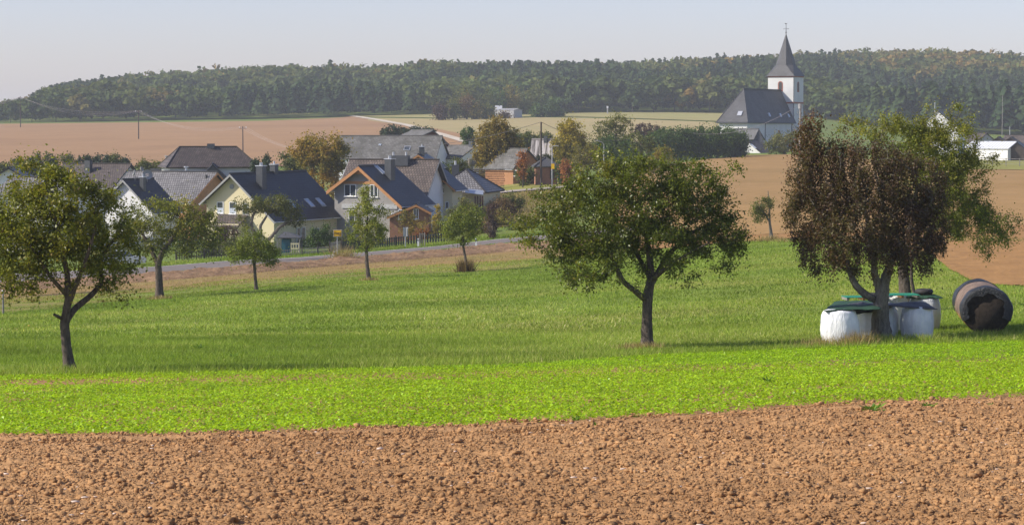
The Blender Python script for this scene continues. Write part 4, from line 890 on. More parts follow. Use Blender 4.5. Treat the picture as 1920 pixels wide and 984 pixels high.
def house(name, label, p1, u2, L, Rr, roof, wall, ov=.45, eo=.4, th=.16, fascia=None, cat='house', Y2=None, group='village houses', fw=.10, fh=.26, gutter=True, base_drop=.4, wall_back=True, zb=None):
    h = House(); A = P(*p1); d = -A[2]
    u2, Y2 = u2
    B = np.array([(u2 - 960) / FPX * Y2, Y2, A[2]])
    B[0] = (u2 - 960) / FPX * (Y2 * cp - A[2] * sp)
    a = B - A; a[2] = 0; Ln = np.linalg.norm(a); a /= Ln; r = np.array([a[1], -a[0], 0])
    h.A, h.B, h.a, h.r, h.Ln = A, B, a, r, Ln
    (wl, dl), (wr, dr) = L, Rr; h.wl, h.dl, h.wr, h.dr = wl, dl, wr, dr
    cs = [A - r * wl, A + r * wr, B - r * wl, B + r * wr]
    base = min(float(tz(c[0], c[1])) for c in cs) if zb is None else zb
    mid = (A + B) / 2; root = thing(name, (mid[0], mid[1], base), label, cat, group); h.root = root; h.base = base
    z0 = base - base_drop; f, b = A + a * ov, B - a * ov
    def prof(c):
        il, ir = max(wl - eo, .2), max(wr - eo, .2); t = Z3 * (th + .02)
        return [np.append((c - r * il)[:2], z0), np.append((c + r * ir)[:2], z0), c + r * ir - Z3 * dr * ir / wr - t, c - t, c - r * il - Z3 * dl * il / wl - t]
    h.front = f; h.back = b
    F1, F2 = prof(f), prof(b); mb = MB(); mb.face(F1); mb.face(F2[::-1])
    for i in range(5):
        j = (i + 1) % 5; mb.face([F1[j], F1[i], F2[i], F2[j]])
    h.wall = mb.build('wall', wall, root)
    mb = MB(); slab(mb, [A, B, B - r * wl - Z3 * dl, A - r * wl - Z3 * dl], th); h.roof = None
    slab(mb, [B, A, A + r * wr - Z3 * dr, B + r * wr - Z3 * dr], th)
    mb.tube([A + Z3 * .02, B + Z3 * .02], .12, 6)
    h.roof = mb.build('roof', roof, root)
    if fascia:
        for c, s in ((A, -1), (B, 1)):
            mb = MB()
            for w_, d_, sg in ((wl, dl, -1), (wr, dr, 1)):
                p0 = c + a * s * .03 - Z3 * .06; p1_ = c + sg * r * w_ - Z3 * (d_ + .06) + a * s * .03
                half = (p1_ - p0) / 2; mb.box((p0 + p1_) / 2 - Z3 * fh * .45, half, a * .03, Z3 * fh / 2)
            mb.build('bargeboard', fascia, root)
    if gutter:
        for sg, w_, d_ in ((-1, wl, dl), (1, wr, dr)):
            mb = MB(); q1 = A + sg * r * (w_ + .05) - Z3 * (d_ + .12); q2 = B + sg * r * (w_ + .05) - Z3 * (d_ + .12)
            mb.tube([q1, q2], .07, 6); mb.build('gutter', M['zinc'], root)
    return h
def hitplane(u, v, pt, nrm):
    d = ray(u, v); return d * (np.dot(pt, nrm) / np.dot(d, nrm))
def opening(root, c1, c2, nrm, frame, glass, bars=1, name='window', fw=.07, proud=.04, sill=True, curtain=None):
    """window or door between opposite corners c1 (top left) c2 (bottom right) on a vertical plane"""
    nrm = nrm / np.linalg.norm(nrm); s = np.cross(Z3, nrm)
    wv = np.dot(c2 - c1, s); s = s * np.sign(wv); w_ = abs(wv); hh = abs(c1[2] - c2[2]); c = (c1 + c2) / 2; c = c + nrm * proud * .5
    mb = MB()
    for q in (-1, 1): mb.box(c + s * q * (w_ / 2 - fw / 2), s * fw / 2, nrm * proud, Z3 * hh / 2)
    for q in (-1, 1): mb.box(c + Z3 * q * (hh / 2 - fw / 2), s * (w_ / 2 - fw), nrm * proud, Z3 * fw / 2)
    for k in range(bars):
        x = -w_ / 2 + w_ * (k + 1) / (bars + 1); mb.box(c + s * x, s * fw * .6, nrm * proud * .9, Z3 * (hh / 2 - fw))
    if sill: mb.box(c - Z3 * (hh / 2 + .04) + nrm * .04, s * (w_ / 2 + .08), nrm * .09, Z3 * .035)
    o = mb.build(name, frame, root)
    if bars >= 0:
        mb = MB(); mb.box(c, s * (w_ / 2 - fw), nrm * .012, Z3 * (hh / 2 - fw)); mb.build('pane', glass, o)
    if curtain:
        mb = MB(); mb.box(c - Z3 * hh * .22 + nrm * .016, s * (w_ / 2 - fw - .02), nrm * .003, Z3 * hh * .2); mb.build('curtain', M['curtain'], o)
    return o
def win(h, face, u1, v1, u2, v2, frame=None, glass=None, bars=1, **kw):
    if face == 'front': pt, n_ = h.front, -h.a
    elif face == 'right': pt, n_ = h.A + h.r * (h.wr - .4), h.r
    elif face == 'left': pt, n_ = h.A - h.r * (h.wl - .4), -h.r
    elif face == 'back': pt, n_ = h.back, h.a
    return opening(h.root, hitplane(u1, v1, pt, n_), hitplane(u2, v2, pt, n_), n_, frame or M['pvc'], glass or M['glass'], bars, **kw)
def chimney(h, u, v, side, w_=.7, top=1.2, mat=None, cap=True, below=1.0, pots=1):
    """chimney standing on a roof plane where the image ray meets it"""
    sg, wd, dd = (1, h.wr, h.dr) if side == 'R' else (-1, h.wl, h.dl)
    n_ = np.cross(h.a, sg * h.r * wd - Z3 * dd); n_ = n_ if n_[2] > 0 else -n_
    c = hitplane(u, v, h.A, n_); mb = MB()
    mb.box(c + Z3 * (top - below) / 2, h.a * w_ * .5, h.r * w_ * .42, Z3 * (top + below) / 2); o = mb.build('chimney', mat or M['lead'], h.roof)
    if cap:
        mb = MB(); mb.box(c + Z3 * (top + .05), h.a * (w_ * .5 + .07), h.r * (w_ * .42 + .07), Z3 * .05)
        for k in range(pots): mb.tube([c + Z3 * (top + .08) + h.a * (k - (pots - 1) / 2) * .3, c + Z3 * (top + .42) + h.a * (k - (pots - 1) / 2) * .3], .11, 8)
        mb.build('cap', M['zinc'], h.roof)
def skylight(h, u, v, side, w_=.7, l=1.1, glass=None):
    sg, wd, dd = (1, h.wr, h.dr) if side == 'R' else (-1, h.wl, h.dl)
    s = sg * h.r * wd - Z3 * dd; s /= np.linalg.norm(s); n_ = np.cross(h.a, s); n_ = n_ if n_[2] > 0 else -n_; n_ /= np.linalg.norm(n_)
    c = hitplane(u, v, h.A, n_); mb = MB()
    for q in (-1, 1):
        mb.box(c + h.a * q * (w_ / 2) + n_ * .05, h.a * .05, s * (l / 2 + .05), n_ * .06); mb.box(c + s * q * l / 2 + n_ * .05, h.a * (w_ / 2 - .05), s * .05, n_ * .06)
    o = mb.build('skylight', M['zinc'], h.roof); mb = MB(); mb.box(c + n_ * .05, h.a * (w_ / 2 - .05), s * (l / 2 - .05), n_ * .02); mb.build('pane', glass or M['skyglass'], h.roof)
# cream house
h = house('cream_house', 'cream gabled house with a steep black roof and three skylights beside the road', (431, 326, 258), (574, 274), (3.9, 3.25), (5.6, 5.15), M['tile_black'], M['wall_cream'], fascia=M['fascia_grey'], ov=.7, eo=.5)
win(h, 'front', 407, 378.5, 419.5, 400, curtain=True, bars=0); win(h, 'front', 430, 378.5, 443, 401, curtain=True, bars=0); win(h, 'front', 455, 381, 466, 403, bars=0)
win(h, 'right', 556, 427, 563, 463, name='door', bars=0, sill=False); win(h, 'right', 565, 426, 572, 462.5, name='door', bars=0, sill=False); win(h, 'right', 588, 428, 598, 446, bars=0)
c = hitplane(435, 350, h.front, -h.a); mb = MB(); mb.tube([c + h.a * .05, c - h.a * .08], .28, 14); mb.build('vent', M['fascia_grey'], h.root)
chimney(h, 490, 349, 'R', .95, 2.2, M['lead'], pots=2, below=.5); 
chimney(h, 514, 324, 'L', .8, .9, M['lead'], below=1.2)
for u, v in ((547, 383), (580, 381), (601, 380)): skylight(h, u, v, 'R', .8, 1.25)
mb = MB(); q = h.front - h.a * .0; c0 = hitplane(412, 402, q - h.a * .02, -h.a); c1 = hitplane(466, 402, q - h.a * .02, -h.a)
c0[2] = c1[2]; slab(mb, [c0, c1, c1 - h.a * 2.4 - Z3 * 1.3, c0 - h.a * 2.4 - Z3 * 1.3], .12); o = mb.build('porch_roof', M['tile_brown'], h.root)
mb = MB(); mb.box((c0 + c1) / 2 - h.a * 1.05 - Z3 * 2.6, (c1 - c0) / 2 * .95, h.a * 1.0, Z3 * 1.6); mb.build('porch', M['wall_cream'], h.root)
mb = MB(); q = h.B - h.a * .5 + h.r * (h.wr - .25) - Z3 * (h.dr + .2); mb.tube([q, np.array([q[0], q[1], h.base])], .05, 6); mb.build('downpipe', M['zinc'], h.root)
# grey house with orange bargeboards
h = house('grey_house', 'unplastered grey block house with orange wooden bargeboards and a black roof', (672, 311.5, 268), (738, 275.7), (4.2, 2.85), (5.6, 4.5), M['tile_blue'], M['wall_grey'], fascia=M['wood_orange'], ov=.8, eo=.6, fh=.42)
win(h, 'front', 646, 345.5, 668, 368, bars=1); win(h, 'front', 694, 346, 709, 369.5, bars=1); win(h, 'front', 654, 393, 666, 418, bars=0, name='door', sill=False); win(h, 'front', 734, 400, 740, 430, bars=0)
c0 = hitplane(641, 340.5, h.front - h.a * .03, -h.a); c1 = hitplane(704, 344.5, h.front - h.a * .03, -h.a)
mb = MB(); mb.box((c0 + c1) / 2, (c1 - c0) * [.5, .5, 0], h.a * .04, Z3 * .17); mb.build('tie_beam', M['wood_orange'], h.root)
mb = MB(); c0 = hitplane(672, 322, h.front - h.a * .3, -h.a); mb.box(c0, h.r * .5, h.a * .25, Z3 * .28); mb.build('ridge_beam', M['wood_orange'], h.root)
mb = MB(); c0 = hitplane(641, 384, h.front - h.a * .06, -h.a); c1 = hitplane(745, 390, h.front - h.a * .06, -h.a); mb.box((c0 + c1) / 2, h.r * np.dot(c1 - c0, h.r) / 2, h.a * .05, Z3 * .25); mb.build('concrete_band', M['wall_dim'], h.root)
chimney(h, 731, 333, 'R', 1.0, 2.1, M['lead'], pots=2, below=.6); skylight(h, 711, 318, 'R', .7, 1.6)
e = h
# its brick annex
h = house('brick_annex', 'brown brick annex with an orange gable joined to the grey house', (780, 383, 263.5), (786, 269.5), (3.3, 1.4), (1.7, .9), M['tile_blue'], M['wall_brick'], fascia=M['wood_orange'], ov=.4, eo=.3)
win(h, 'front', 775.5, 391, 785, 411, bars=1); win(h, 'front', 747, 393, 757, 411, bars=1)
# big brown roof behind
h = house('white_house', 'white walled house with a wide umber tiled roof behind the grey house', (655, 299.3, 284), (824, 281), (5.2, 4.2), (5.2, 4.25), M['tile_umber'], M['wall_white'], fascia=M['fascia_grey'], ov=.6, eo=.6)
win(h, 'back', 829, 352, 834, 362, bars=0)
win(h, 'right', 645, 330, 650, 342, bars=0) if False else None
for u in (678, 686, 732, 736): pass
c = (h.A * .42 + h.B * .58); mb = MB(); mb.box(c + Z3 * -.1 + h.r * .6, h.a * 1.15, h.r * .5, Z3 * .62); mb.build('chimney', M['lead'], h.roof)
mb = MB()
for k in (-.8, .8): mb.tube([c + h.a * k + h.r * .6 + Z3 * .4, c + h.a * k + h.r * .6 + Z3 * .95], .13, 8)
mb.build('chimney_pot', M['zinc'], h.roof)
# small house with a dormer peeking above
h = house('dark_roofed_house', 'small dark roof with an orange gable and metal chimney peeking over the umber roof', (784, 289.5, 318), (800, 330), (2.9, 1.9), (2.9, 1.8), M['tile_blue'], M['wall_brick'], fascia=M['wood_orange'], ov=.3, eo=.3)
chimney(h, 791, 291, 'R', .8, 1.1, M['lead'])
# blue black roof right of the umber roof
h = house('cream_cottage', 'pale cream house with a blue black roof between the umber roof and the veranda', (803, 312, 284.5), (828, 289), (4.0, 3.0), (3.5, 2.85), M['tile_blue'], M['wall_cream'], fascia=M['wood_orange'], ov=.6, eo=.6)
win(h, 'front', 835, 378, 842, 392, bars=0)
# hipped bungalow
def hip(name, label, C, a, b, ze, zr, rl, roof, wall, eo=.5, th=.15, cat='house', base=None, group='village houses'):
    """C near eave corner, a and b edge vectors of the eaves rectangle, ridge along a of length rl"""
    C, a, b = [np.asarray(q, float) for q in (C, a, b)]; au = a / np.linalg.norm(a); bu = b / np.linalg.norm(b); la = np.linalg.norm(a)
    zb = base if base is not None else min(float(tz((C + i * a + j * b)[0], (C + i * a + j * b)[1])) for i in (0, 1) for j in (0, 1))
    ctr = C + a / 2 + b / 2; root = thing(name, (ctr[0], ctr[1], zb), label, cat, group)
    E = [np.append((C + i * a + j * b)[:2], ze) for i, j in ((0, 0), (1, 0), (1, 1), (0, 1))]
    r1 = np.append((ctr - au * rl / 2)[:2], zr); r2 = np.append((ctr + au * rl / 2)[:2], zr)
    mb = MB(); slab(mb, [r1, r2, E[1], E[0]], th); slab(mb, [r2, r1, E[3], E[2]], th); slab(mb, [r1, r1 + au * .001, E[0], E[3]], th); slab(mb, [r2, r2 + bu * .001, E[2], E[1]], th)
    for q, s in ((r1, E[0]), (r1, E[3]), (r2, E[1]), (r2, E[2]), (r1, r2)): mb.tube([q + Z3 * .03, s + Z3 * .03], .10, 5)
    rf = mb.build('roof', roof, root); ia, ib = au * eo, bu * eo; I = [E[0] + ia + ib, E[1] - ia + ib, E[2] - ia - ib, E[3] + ia - ib]
    mb = MB()
    for i in range(4):
        p, q = I[i], I[(i + 1) % 4]; mb.face([np.append(p[:2], zb - .4), np.append(q[:2], zb - .4), np.append(q[:2], ze - .12), np.append(p[:2], ze - .12)])
    mb.build('wall', wall, root); h = House(); h.root = root; h.roof = rf; h.E = E; h.I = I; h.r1 = r1; h.r2 = r2; h.au = au; h.bu = bu; h.zb = zb; return h
C = P(911, 361, 291); 
h = hip('veranda_bungalow', 'low bungalow with a grey tiled hipped roof and a small veranda', C, (2.3, 10.5, 0), (-7.2, 2.0, 0), C[2], C[2] + 2.75, 1.5, M['tile_grey'], M['wall_cream'])
cc = P(854, 324, 297); mb = MB(); mb.box(cc, (.45, 0, 0), (0, .45, 0), (0, 0, 1.0)); mb.build('chimney', M['lead'], h.roof); mb = MB(); mb.tube([cc + Z3, cc + Z3 * 1.5], .15, 8); mb.build('chimney_pot', M['zinc'], h.roof)
V0 = P(872, 361, 288.2); V1 = P(906, 365, 288.2); mb = MB()
slab(mb, [V0 + [0, 2.2, .45], V1 + [0, 2.2, .45], V1, V0], .08); mb.build('veranda_roof', M['zinc'], h.root)
for u in (891, 895.5, 900.5, 905): 
    q = P(u, 366, 288.4); g0 = float(tz(q[0], q[1])); mb = MB(); mb.abox(q[0] - .09, q[0] + .09, q[1] - .09, q[1] + .09, g0, q[2] - .1); mb.build('veranda_post', M['wood_stain'], h.root)
q0 = P(866, 372, 291); q1 = P(891, 372, 291); mb = MB(); mb.abox(q0[0], q1[0] + .9, 290.0, 290.3, h.zb - .4, q0[2] + .6); mb.build('veranda_wall', M['wall_cream'], h.root)
# long old barn and its neighbours
h = house('long_barn', 'long old barn with a mossy slate roof and one roof window', (636, 255, 388), (830, 384), (6.2, 4.3), (4.2, 3.7), M['slate_old'], M['wall_white'], ov=.3, eo=.3, gutter=False)
skylight(h, 763.5, 278.5, 'R', .95, .9, M['glass']); skylight(h, 712.5, 272, 'R', .35, .35)
h = house('grey_barn', 'barn with a grey rendered gable and dark red boarding behind the long barn', (833, 262, 392), (812, 410), (4.5, 4.0), (4.6, 4.1), M['slate_old'], M['wall_dim'], ov=.2, eo=.2, gutter=False)
mb = MB(); c0 = hitplane(833, 267, h.front - h.a * .05, -h.a); c1 = hitplane(843, 277.5, h.front - h.a * .05, -h.a); mb.face([c0, np.array([c0[0], c0[1], c1[2]]), c1, np.array([(c0[0] * .45 + c1[0] * .55), c0[1], c0[2] * .45 + c1[2] * .55 + .25])]); mb.build('gable_boards', M['wood_red'], h.root)
h = house('small_barn', 'upper barn with a pale grey roof and a dark red boarded gable', (812.5, 244.5, 430), (771, 444), (3.1, 1.4), (1.6, 1.2), M['slate_old'], M['wood_red'], ov=.3, eo=.3, gutter=False)
h = house('low_barn', 'long low grey roof with a brick chimney left of the birch', (842, 273, 392), (892, 388), (4.8, 2.0), (4.0, 2.1), M['slate_old'], M['wall_white'], ov=.3, eo=.3, gutter=False)
chimney(h, 885, 274, 'R', .85, .8, M['lead'], cap=False)
h = house('orange_house', 'orange walled house with a steep grey roof right of the birch', (933, 279, 350), (990, 344), (3.5, 3.0), (2.8, 2.9), M['slate_old'], M['wall_orange'], ov=.3, eo=.3)
win(h, 'right', 962, 319, 971, 331, name='door', bars=0, sill=False)
# striped roof shed
def corr_mat():
    m, n, p, o = newmat('striped_metal_roof'); v = coords(n, 'UV', (1, .06, 1))
    t = noise(n, 1.9, 3, .7, v); r = ramp(n, [(.44, (.07, .06, .055)), (.5, (.26, .235, .225)), (.58, (.40, .37, .36))], t.outputs[0]); n.links.new(r.outputs[0], p.inputs['Base Color']); p.inputs['Roughness'].default_value = .6; return m
M['striped'] = corr_mat()
h = house('striped_barn', 'tall barn with a pale roof streaked with dark vertical stripes', (997, 261.5, 372), (1041, 371), (4.0, 4.0), (2.5, 5.0), M['striped'], M['wall_dim'], ov=.2, eo=.2, gutter=False)
chimney(h, 1023, 264, 'R', .55, .75, M['lead'], cap=False, below=.3)
# brick hut
C = P(1001, 312.5, 330); Cr = P(1050, 312.5, 330)
h = hip('brick_hut', 'small square brick hut with a slate pyramid roof by the lane', C, (Cr[0] - C[0], .4, 0), (-.3, 3.6, 0), C[2], C[2] + 1.25, .05, M['slate'], M['wall_brick'], eo=.35)
I = h.I; c = (I[0] + I[1]) / 2; mb = MB()
for s in (-.9, .75): mb.box(np.array([c[0] + s, c[1] - .03, (h.zb + c[2]) / 2 + .2]), (.28, 0, 0), (0, .04, 0), (0, 0, .55))
mb.build('window', M['metal_dark'], h.root)
# hipped roof house
C = P(312, 314, 326); C2 = P(489, 313, 332)
h = hip('hipped_house', 'large house with a brown hipped roof below the brown field', C, (C2[0] - C[0], 4.5, 0), (-2.6, 9.2, 0), C[2], P(400, 278, 334)[2] + .2, 8.2, M['tile_brown'], M['wall_white'])
q = (h.r1 + h.r2) / 2 + np.array([.4, 0, 0]); mb = MB(); mb.box(q + Z3 * .1, (.5, 0, 0), (0, .4, 0), (0, 0, .35)); mb.build('chimney', M['lead'], h.roof)
g = house('dormer_house', 'dark gabled roof wing standing in front of the hipped roof', (399, 308, 320), (399, 330), (1.8, 1.85), (2.0, 1.95), M['tile_black'], M['lead'], ov=.2, eo=.2, gutter=False)
# grey tiled roof with dishes
h = house('grey_roofed_house', 'house with a pale grey tiled roof and orange boarded gable beside the cream house', (241.5, 321, 298), (408, 291), (4.6, 3.3), (5.4, 3.7), M['tile_grey'], M['wood_orange'], fascia=M['wood_orange'], ov=.5, eo=.5)
mb = MB(); c = h.A * .35 + h.B * .65 + Z3 * .1; 
c = P(349, 318, 294.4); mb.tube([c - Z3 * .5, c + Z3 * .25], .14, 8); mb.tube([c + Z3 * .25, c + Z3 * .4], .3, 8); mb.build('vent', M['zinc'], h.roof)
c = P(387, 329, 290.6); mb = MB(); mb.tube([c - Z3 * .4, c + Z3 * .1], .14, 8); mb.build('vent', M['metal_dark'], h.roof)
# dark roof, white gable, chimney and dishes
h = house('white_gabled_house', 'white gabled house with a nearly black roof and satellite dishes', (230.5, 336.5, 275), (288, 281), (4.4, 3.9), (4.2, 3.9), M['tile_black'], M['wall_white'], fascia=M['fascia_grey'], ov=.5, eo=.4)
chimney(h, 268, 355, 'R', .6, 1.4, M['lead'], below=.3)
def dish(u, v, Y, r, parent, az):
    c = P(u, v, Y); mb = MB(); mb.tube([c - Z3 * 1.2, c], .04, 6)
    d = np.array([math.sin(az), -math.cos(az), .35]); d /= np.linalg.norm(d); mb.tube([c, c + d * .08, c + d * .2], [r * .35, r * .8, r], 16, False); mb.tube([c + d * .02, c + d * .55], .02, 4); mb.build('satellite_dish', M['fascia_grey'], parent)
dish(276, 328, 279, .62, h.roof, .5); dish(253, 325, 277, .4, h.roof, -1.2); dish(264, 318, 283, .35, h.roof, 1.2)
h = house('brown_roofed_house', 'house with a brown tiled roof and a tall slate clad chimney at the left', (118, 307, 322), (247, 318), (4.2, 2.9), (5.0, 3.1), M['tile_brown'], M['wall_white'], ov=.4, eo=.4)
chimney(h, 166, 322, 'R', .85, 1.5, M['lead'], below=.3, cap=False)
h = house('grey_roofed_house', 'low house with a grey tiled roof half hidden by the leaning apple tree', (20, 332, 272), (167, 268), (4.5, 2.6), (4.4, 2.2), M['tile_grey'], M['wall_white'], fascia=M['wood_orange'], ov=.5, eo=.4)
h = house('white_gabled_house', 'white gable with a dark roof cut by the left edge of the photo', (16, 314.5, 292), (34, 300), (4.6, 2.6), (3.2, 1.9), M['tile_black'], M['wall_white'], ov=.5, eo=.4)
h = house('small_dark_house', 'small dark roof beside a pale round chimney below the brown field', (283, 318, 345), (318, 340), (2.6, 1.4), (2.2, 1.4), M['tile_black'], M['wall_white'], ov=.3, eo=.3, gutter=False)
c = P(313, 300, 341); mb = MB(); mb.tube([c - Z3 * 2, c + Z3 * .5], .22, 10); mb.tube([c + Z3 * .5, c + Z3 * .6], .36, 10); mb.build('chimney', M['fascia_grey'], h.root)
# white hut in the copse
h = house('white_hut', 'white flat roofed hut among the trees of the copse', (972, 204, 925), (931, 929), (4, .5), (4, .5), M['fascia_grey'], M['wall_dim'], ov=.2, eo=.1, gutter=False, group='far buildings')
c = P(935, 202, 929); mb = MB(); mb.box(c, (1.4, 0, 0), (0, 1, 0), (0, 0, .8)); mb.build('roof_vent', M['pvc'], h.root)
# far right farm
M['metal_roof'] = None
def rib_mat():
    m, n, p, o = newmat('ribbed_metal_roof'); wv = n.nodes.new('ShaderNodeTexWave'); wv.inputs['Scale'].default_value = .5; wv.bands_direction = 'X'; n.links.new(coords(n, 'UV'), wv.inputs['Vector'])
    r = ramp(n, [(0, (.50, .52, .55)), (1, (.72, .73, .74))], wv.outputs[0]); n.links.new(r.outputs[0], p.inputs['Base Color']); p.inputs['Roughness'].default_value = .5; return m
M['ribbed'] = rib_mat()
h = house('metal_roofed_barn', 'white barn with a ribbed pale metal roof behind the paddock fence', (1822, 266, 470), (1906, 464), (4.5, 1.5), (3.6, 1.3), M['ribbed'], M['wall_white'], ov=.2, eo=.2, gutter=False, group='farm buildings at the right')
win(h, 'right', 1853, 286.5, 1869, 290.5, glass=M['metal_dark'], bars=0, sill=False)
h = house('open_shed', 'dark open shed attached to the right end of the metal roofed barn', (1907, 267, 462), (1913, 474), (2.0, 1.6), (2.2, 1.6), M['tile_black'], M['wood_dark'], ov=.2, eo=.2, gutter=False, group='farm buildings at the right')
h = house('brown_farmhouse', 'brown roofed farmhouse between the fruit tree and the two dark roofs', (1812, 250, 560), (1851, 553), (4, 2.6), (3.6, 2.4), M['tile_brown'], M['wall_dim'], ov=.2, eo=.2, gutter=False, group='farm buildings at the right')
h = house('dark_farm_shed', 'left of two small dark roofs above the metal roofed barn', (1871, 257, 520), (1876, 532), (3.2, 1.9), (2.6, 1.7), M['wood_dark'], M['wood_dark'], ov=.2, eo=.2, gutter=False, group='farm buildings at the right')
h = house('dark_farm_shed', 'right of two small dark roofs above the metal roofed barn', (1894, 257.5, 524), (1900, 536), (2.4, 1.6), (2.6, 1.7), M['wood_dark'], M['wood_dark'], ov=.2, eo=.2, gutter=False, group='farm buildings at the right')
h = house('brown_farmhouse', 'long brown roofed farmhouse with a dormer cut by the right edge', (1884, 254, 570), (1975, 560), (4, 3.0), (4, 3.0), M['tile_brown'], M['wall_dim'], ov=.2, eo=.2, gutter=False, group='farm buildings at the right')
h = house('white_farmhouse', 'white gabled farmhouse seen through the top of the yellow green apple tree', (1758, 207, 500), (1772, 520), (4.6, 3.9), (4.6, 3.9), M['tile_black'], M['wall_white'], ov=.2, eo=.2, gutter=False, group='farm buildings at the right')

# ------------------------------------------------------------ the church
ax = np.array([math.sin(R(28)), math.cos(R(28)), 0]); rt = np.array([ax[1], -ax[0], 0])     # nave axis, and its right side
R0 = P(1402, 229, 540); W = 7.8; wl_ = -rt * W
zt, zr_, ze_ = P(1473, 142.6, 567)[2], P(1396, 166.6, 548)[2], R0[2]
zb = float(tz(R0[0], R0[1])) - 1.0
cen = R0 - rt * W / 2
root = thing('church', (cen[0] + ax[0] * 15, cen[1] + ax[1] * 15, float(tz(R0[0], R0[1]))), 'white village church with a dark slate roof and a pointed steeple', 'church')
def prism(mb, c, a, b, z0, z1):
    q = [c + i * a + j * b for i, j in ((-1, -1), (1, -1), (1, 1), (-1, 1))]
    for i in range(4):
        p, s = q[i], q[(i + 1) % 4]; mb.face([(p[0], p[1], z0), (s[0], s[1], z0), (s[0], s[1], z1), (p[0], p[1], z1)])
    mb.face([(p[0], p[1], z1) for p in q]); return q
NL = 30.6
mb = MB(); prism(mb, cen + ax * (NL / 2 + .25), rt * (W / 2 - .35), ax * (NL / 2 - .3), zb, ze_ - .1)
M['church_wall'] = plain('church_white_plaster', (.62, .62, .60), .85, .09, .35, .25, .05)
mb.build('nave_wall', M['church_wall'], root)
A1 = cen + ax * 6.9 + Z3 * (zr_ - ze_); A1[2] = zr_; A2 = np.append((cen + ax * 30.4)[:2], zr_)
cL, cR = np.append((cen - rt * W / 2)[:2], ze_), np.append((cen + rt * W / 2)[:2], ze_); fL, fR = cL + ax * NL, cR + ax * NL
mb = MB(); slab(mb, [A1, A2, fR, cR], .25); slab(mb, [A2, A1, cL, fL], .25); slab(mb, [A1, A1 + rt * .001, cR, cL], .25); mb.tube([A1, A2], .16, 6); mb.tube([A1, cR], .12, 6); mb.tube([A1, cL], .12, 6)
nr = mb.build('nave_roof', M['slate'], root)
def roof_sky(u, v, pt, n_, s, a, w_, l):
    n_ = n_ / np.linalg.norm(n_); n_ = n_ if n_[2] > 0 else -n_; c = hitplane(u, v, pt, n_); mb = MB(); mb.box(c + n_ * .1, a * w_ / 2, s * l / 2, n_ * .12); mb.build('skylight', M['zinc'], nr)
sR = cR - A1 - ax * np.dot(cR - A1, ax); sR /= np.linalg.norm(sR); nR = np.cross(ax, sR)
for u, v in ((1441.7, 215.8), (1462.7, 216.7), (1478, 217.6)): roof_sky(u, v, A1, nR, sR, ax, .9, .9)
sF = (cR + cL) / 2 - A1; sF /= np.linalg.norm(sF); roof_sky(1387.5, 213.8, A1, np.cross(rt, sF), sF, rt, 1.1, 1.3)
mb = MB()
for a_, b_ in ((cL, cR), (cR, fR)): mb.tube([a_ - Z3 * .2, b_ - Z3 * .2], .14, 6)
mb.build('gutter', M['lead'], root)
for t in (11.5, 28.5):
    q = cR + ax * t - rt * .28; mb = MB(); mb.tube([q - Z3 * .2, np.array([q[0], q[1], zb])], .09, 6); mb.build('downpipe', M['lead'], root)
def arched(parent, c, s, n_, w_, hh, frame, glass):
    def shape(k, off):
        pts = [c - s * w_ / 2 * k - Z3 * hh / 2 * (k if k < 1 else 1), c + s * w_ / 2 * k - Z3 * hh / 2 * (k if k < 1 else 1)]
        for i in range(9):
            t = math.pi * i / 8; pts.append(c + s * w_ / 2 * k * math.cos(t) + Z3 * (hh / 2 - w_ / 2 + w_ / 2 * k * math.sin(t)))
        return [p + n_ * off for p in pts]
    mb = MB(); o_, i_ = shape(1.0, .06), shape(.66, .06); ob = shape(1.0, -.02); m_ = len(o_)
    for i in range(m_):
        j = (i + 1) % m_; mb.face([o_[i], o_[j], i_[j], i_[i]]); mb.face([ob[i], ob[j], o_[j], o_[i]])
    f = mb.build('window', frame, parent); mb = MB(); mb.face(shape(.7, .02)); mb.build('pane', glass, f)
    return f
# tower
tw = 6.6; tc = cen + ax * (30.3 + tw / 2); mb = MB(); prism(mb, tc, rt * tw / 2, ax * tw / 2, zb, zt)
twall = mb.build('tower_wall', M['church_wall'], root)
M['red_stone'] = plain('red_sandstone', (.33, .12, .08), .8, .15, 2)
zs = P(1497, 193, 567)[2]; mb = MB(); prism(mb, tc, rt * (tw / 2 + .14), ax * (tw / 2 + .14), zs - .2, zs + .2); mb.build('string_course', M['red_stone'], root)
mb = MB(); prism(mb, tc, rt * (tw / 2 + .12), ax * (tw / 2 + .12), zt - .3, zt - .02); mb.build('cornice', M['red_stone'], root)
nf = -ax; zc = P(1463, 162, 566)[2]; c = hitplane(1463.3, 162.3, tc - ax * tw / 2, nf); arched(root, c, rt, nf, 1.25, 2.5, M['red_stone'], M['metal_dark'])
c = hitplane(1496.4, 163.3, tc + rt * tw / 2, rt); arched(root, c, ax, rt, 1.25, 2.5, M['red_stone'], M['metal_dark'])
c = hitplane(1460.5, 253.5, cR - rt * .35, rt); arched(root, c, ax, rt, 1.6, 2.3, M['red_stone'], M['metal_dark'])
q = tc + rt * (tw / 2 + .08) - ax * (tw / 2 + .08); mb = MB(); mb.tube([np.array([q[0], q[1], zt]), np.array([q[0], q[1], zs - 6])], .08, 6); mb.build('downpipe', M['lead'], root)
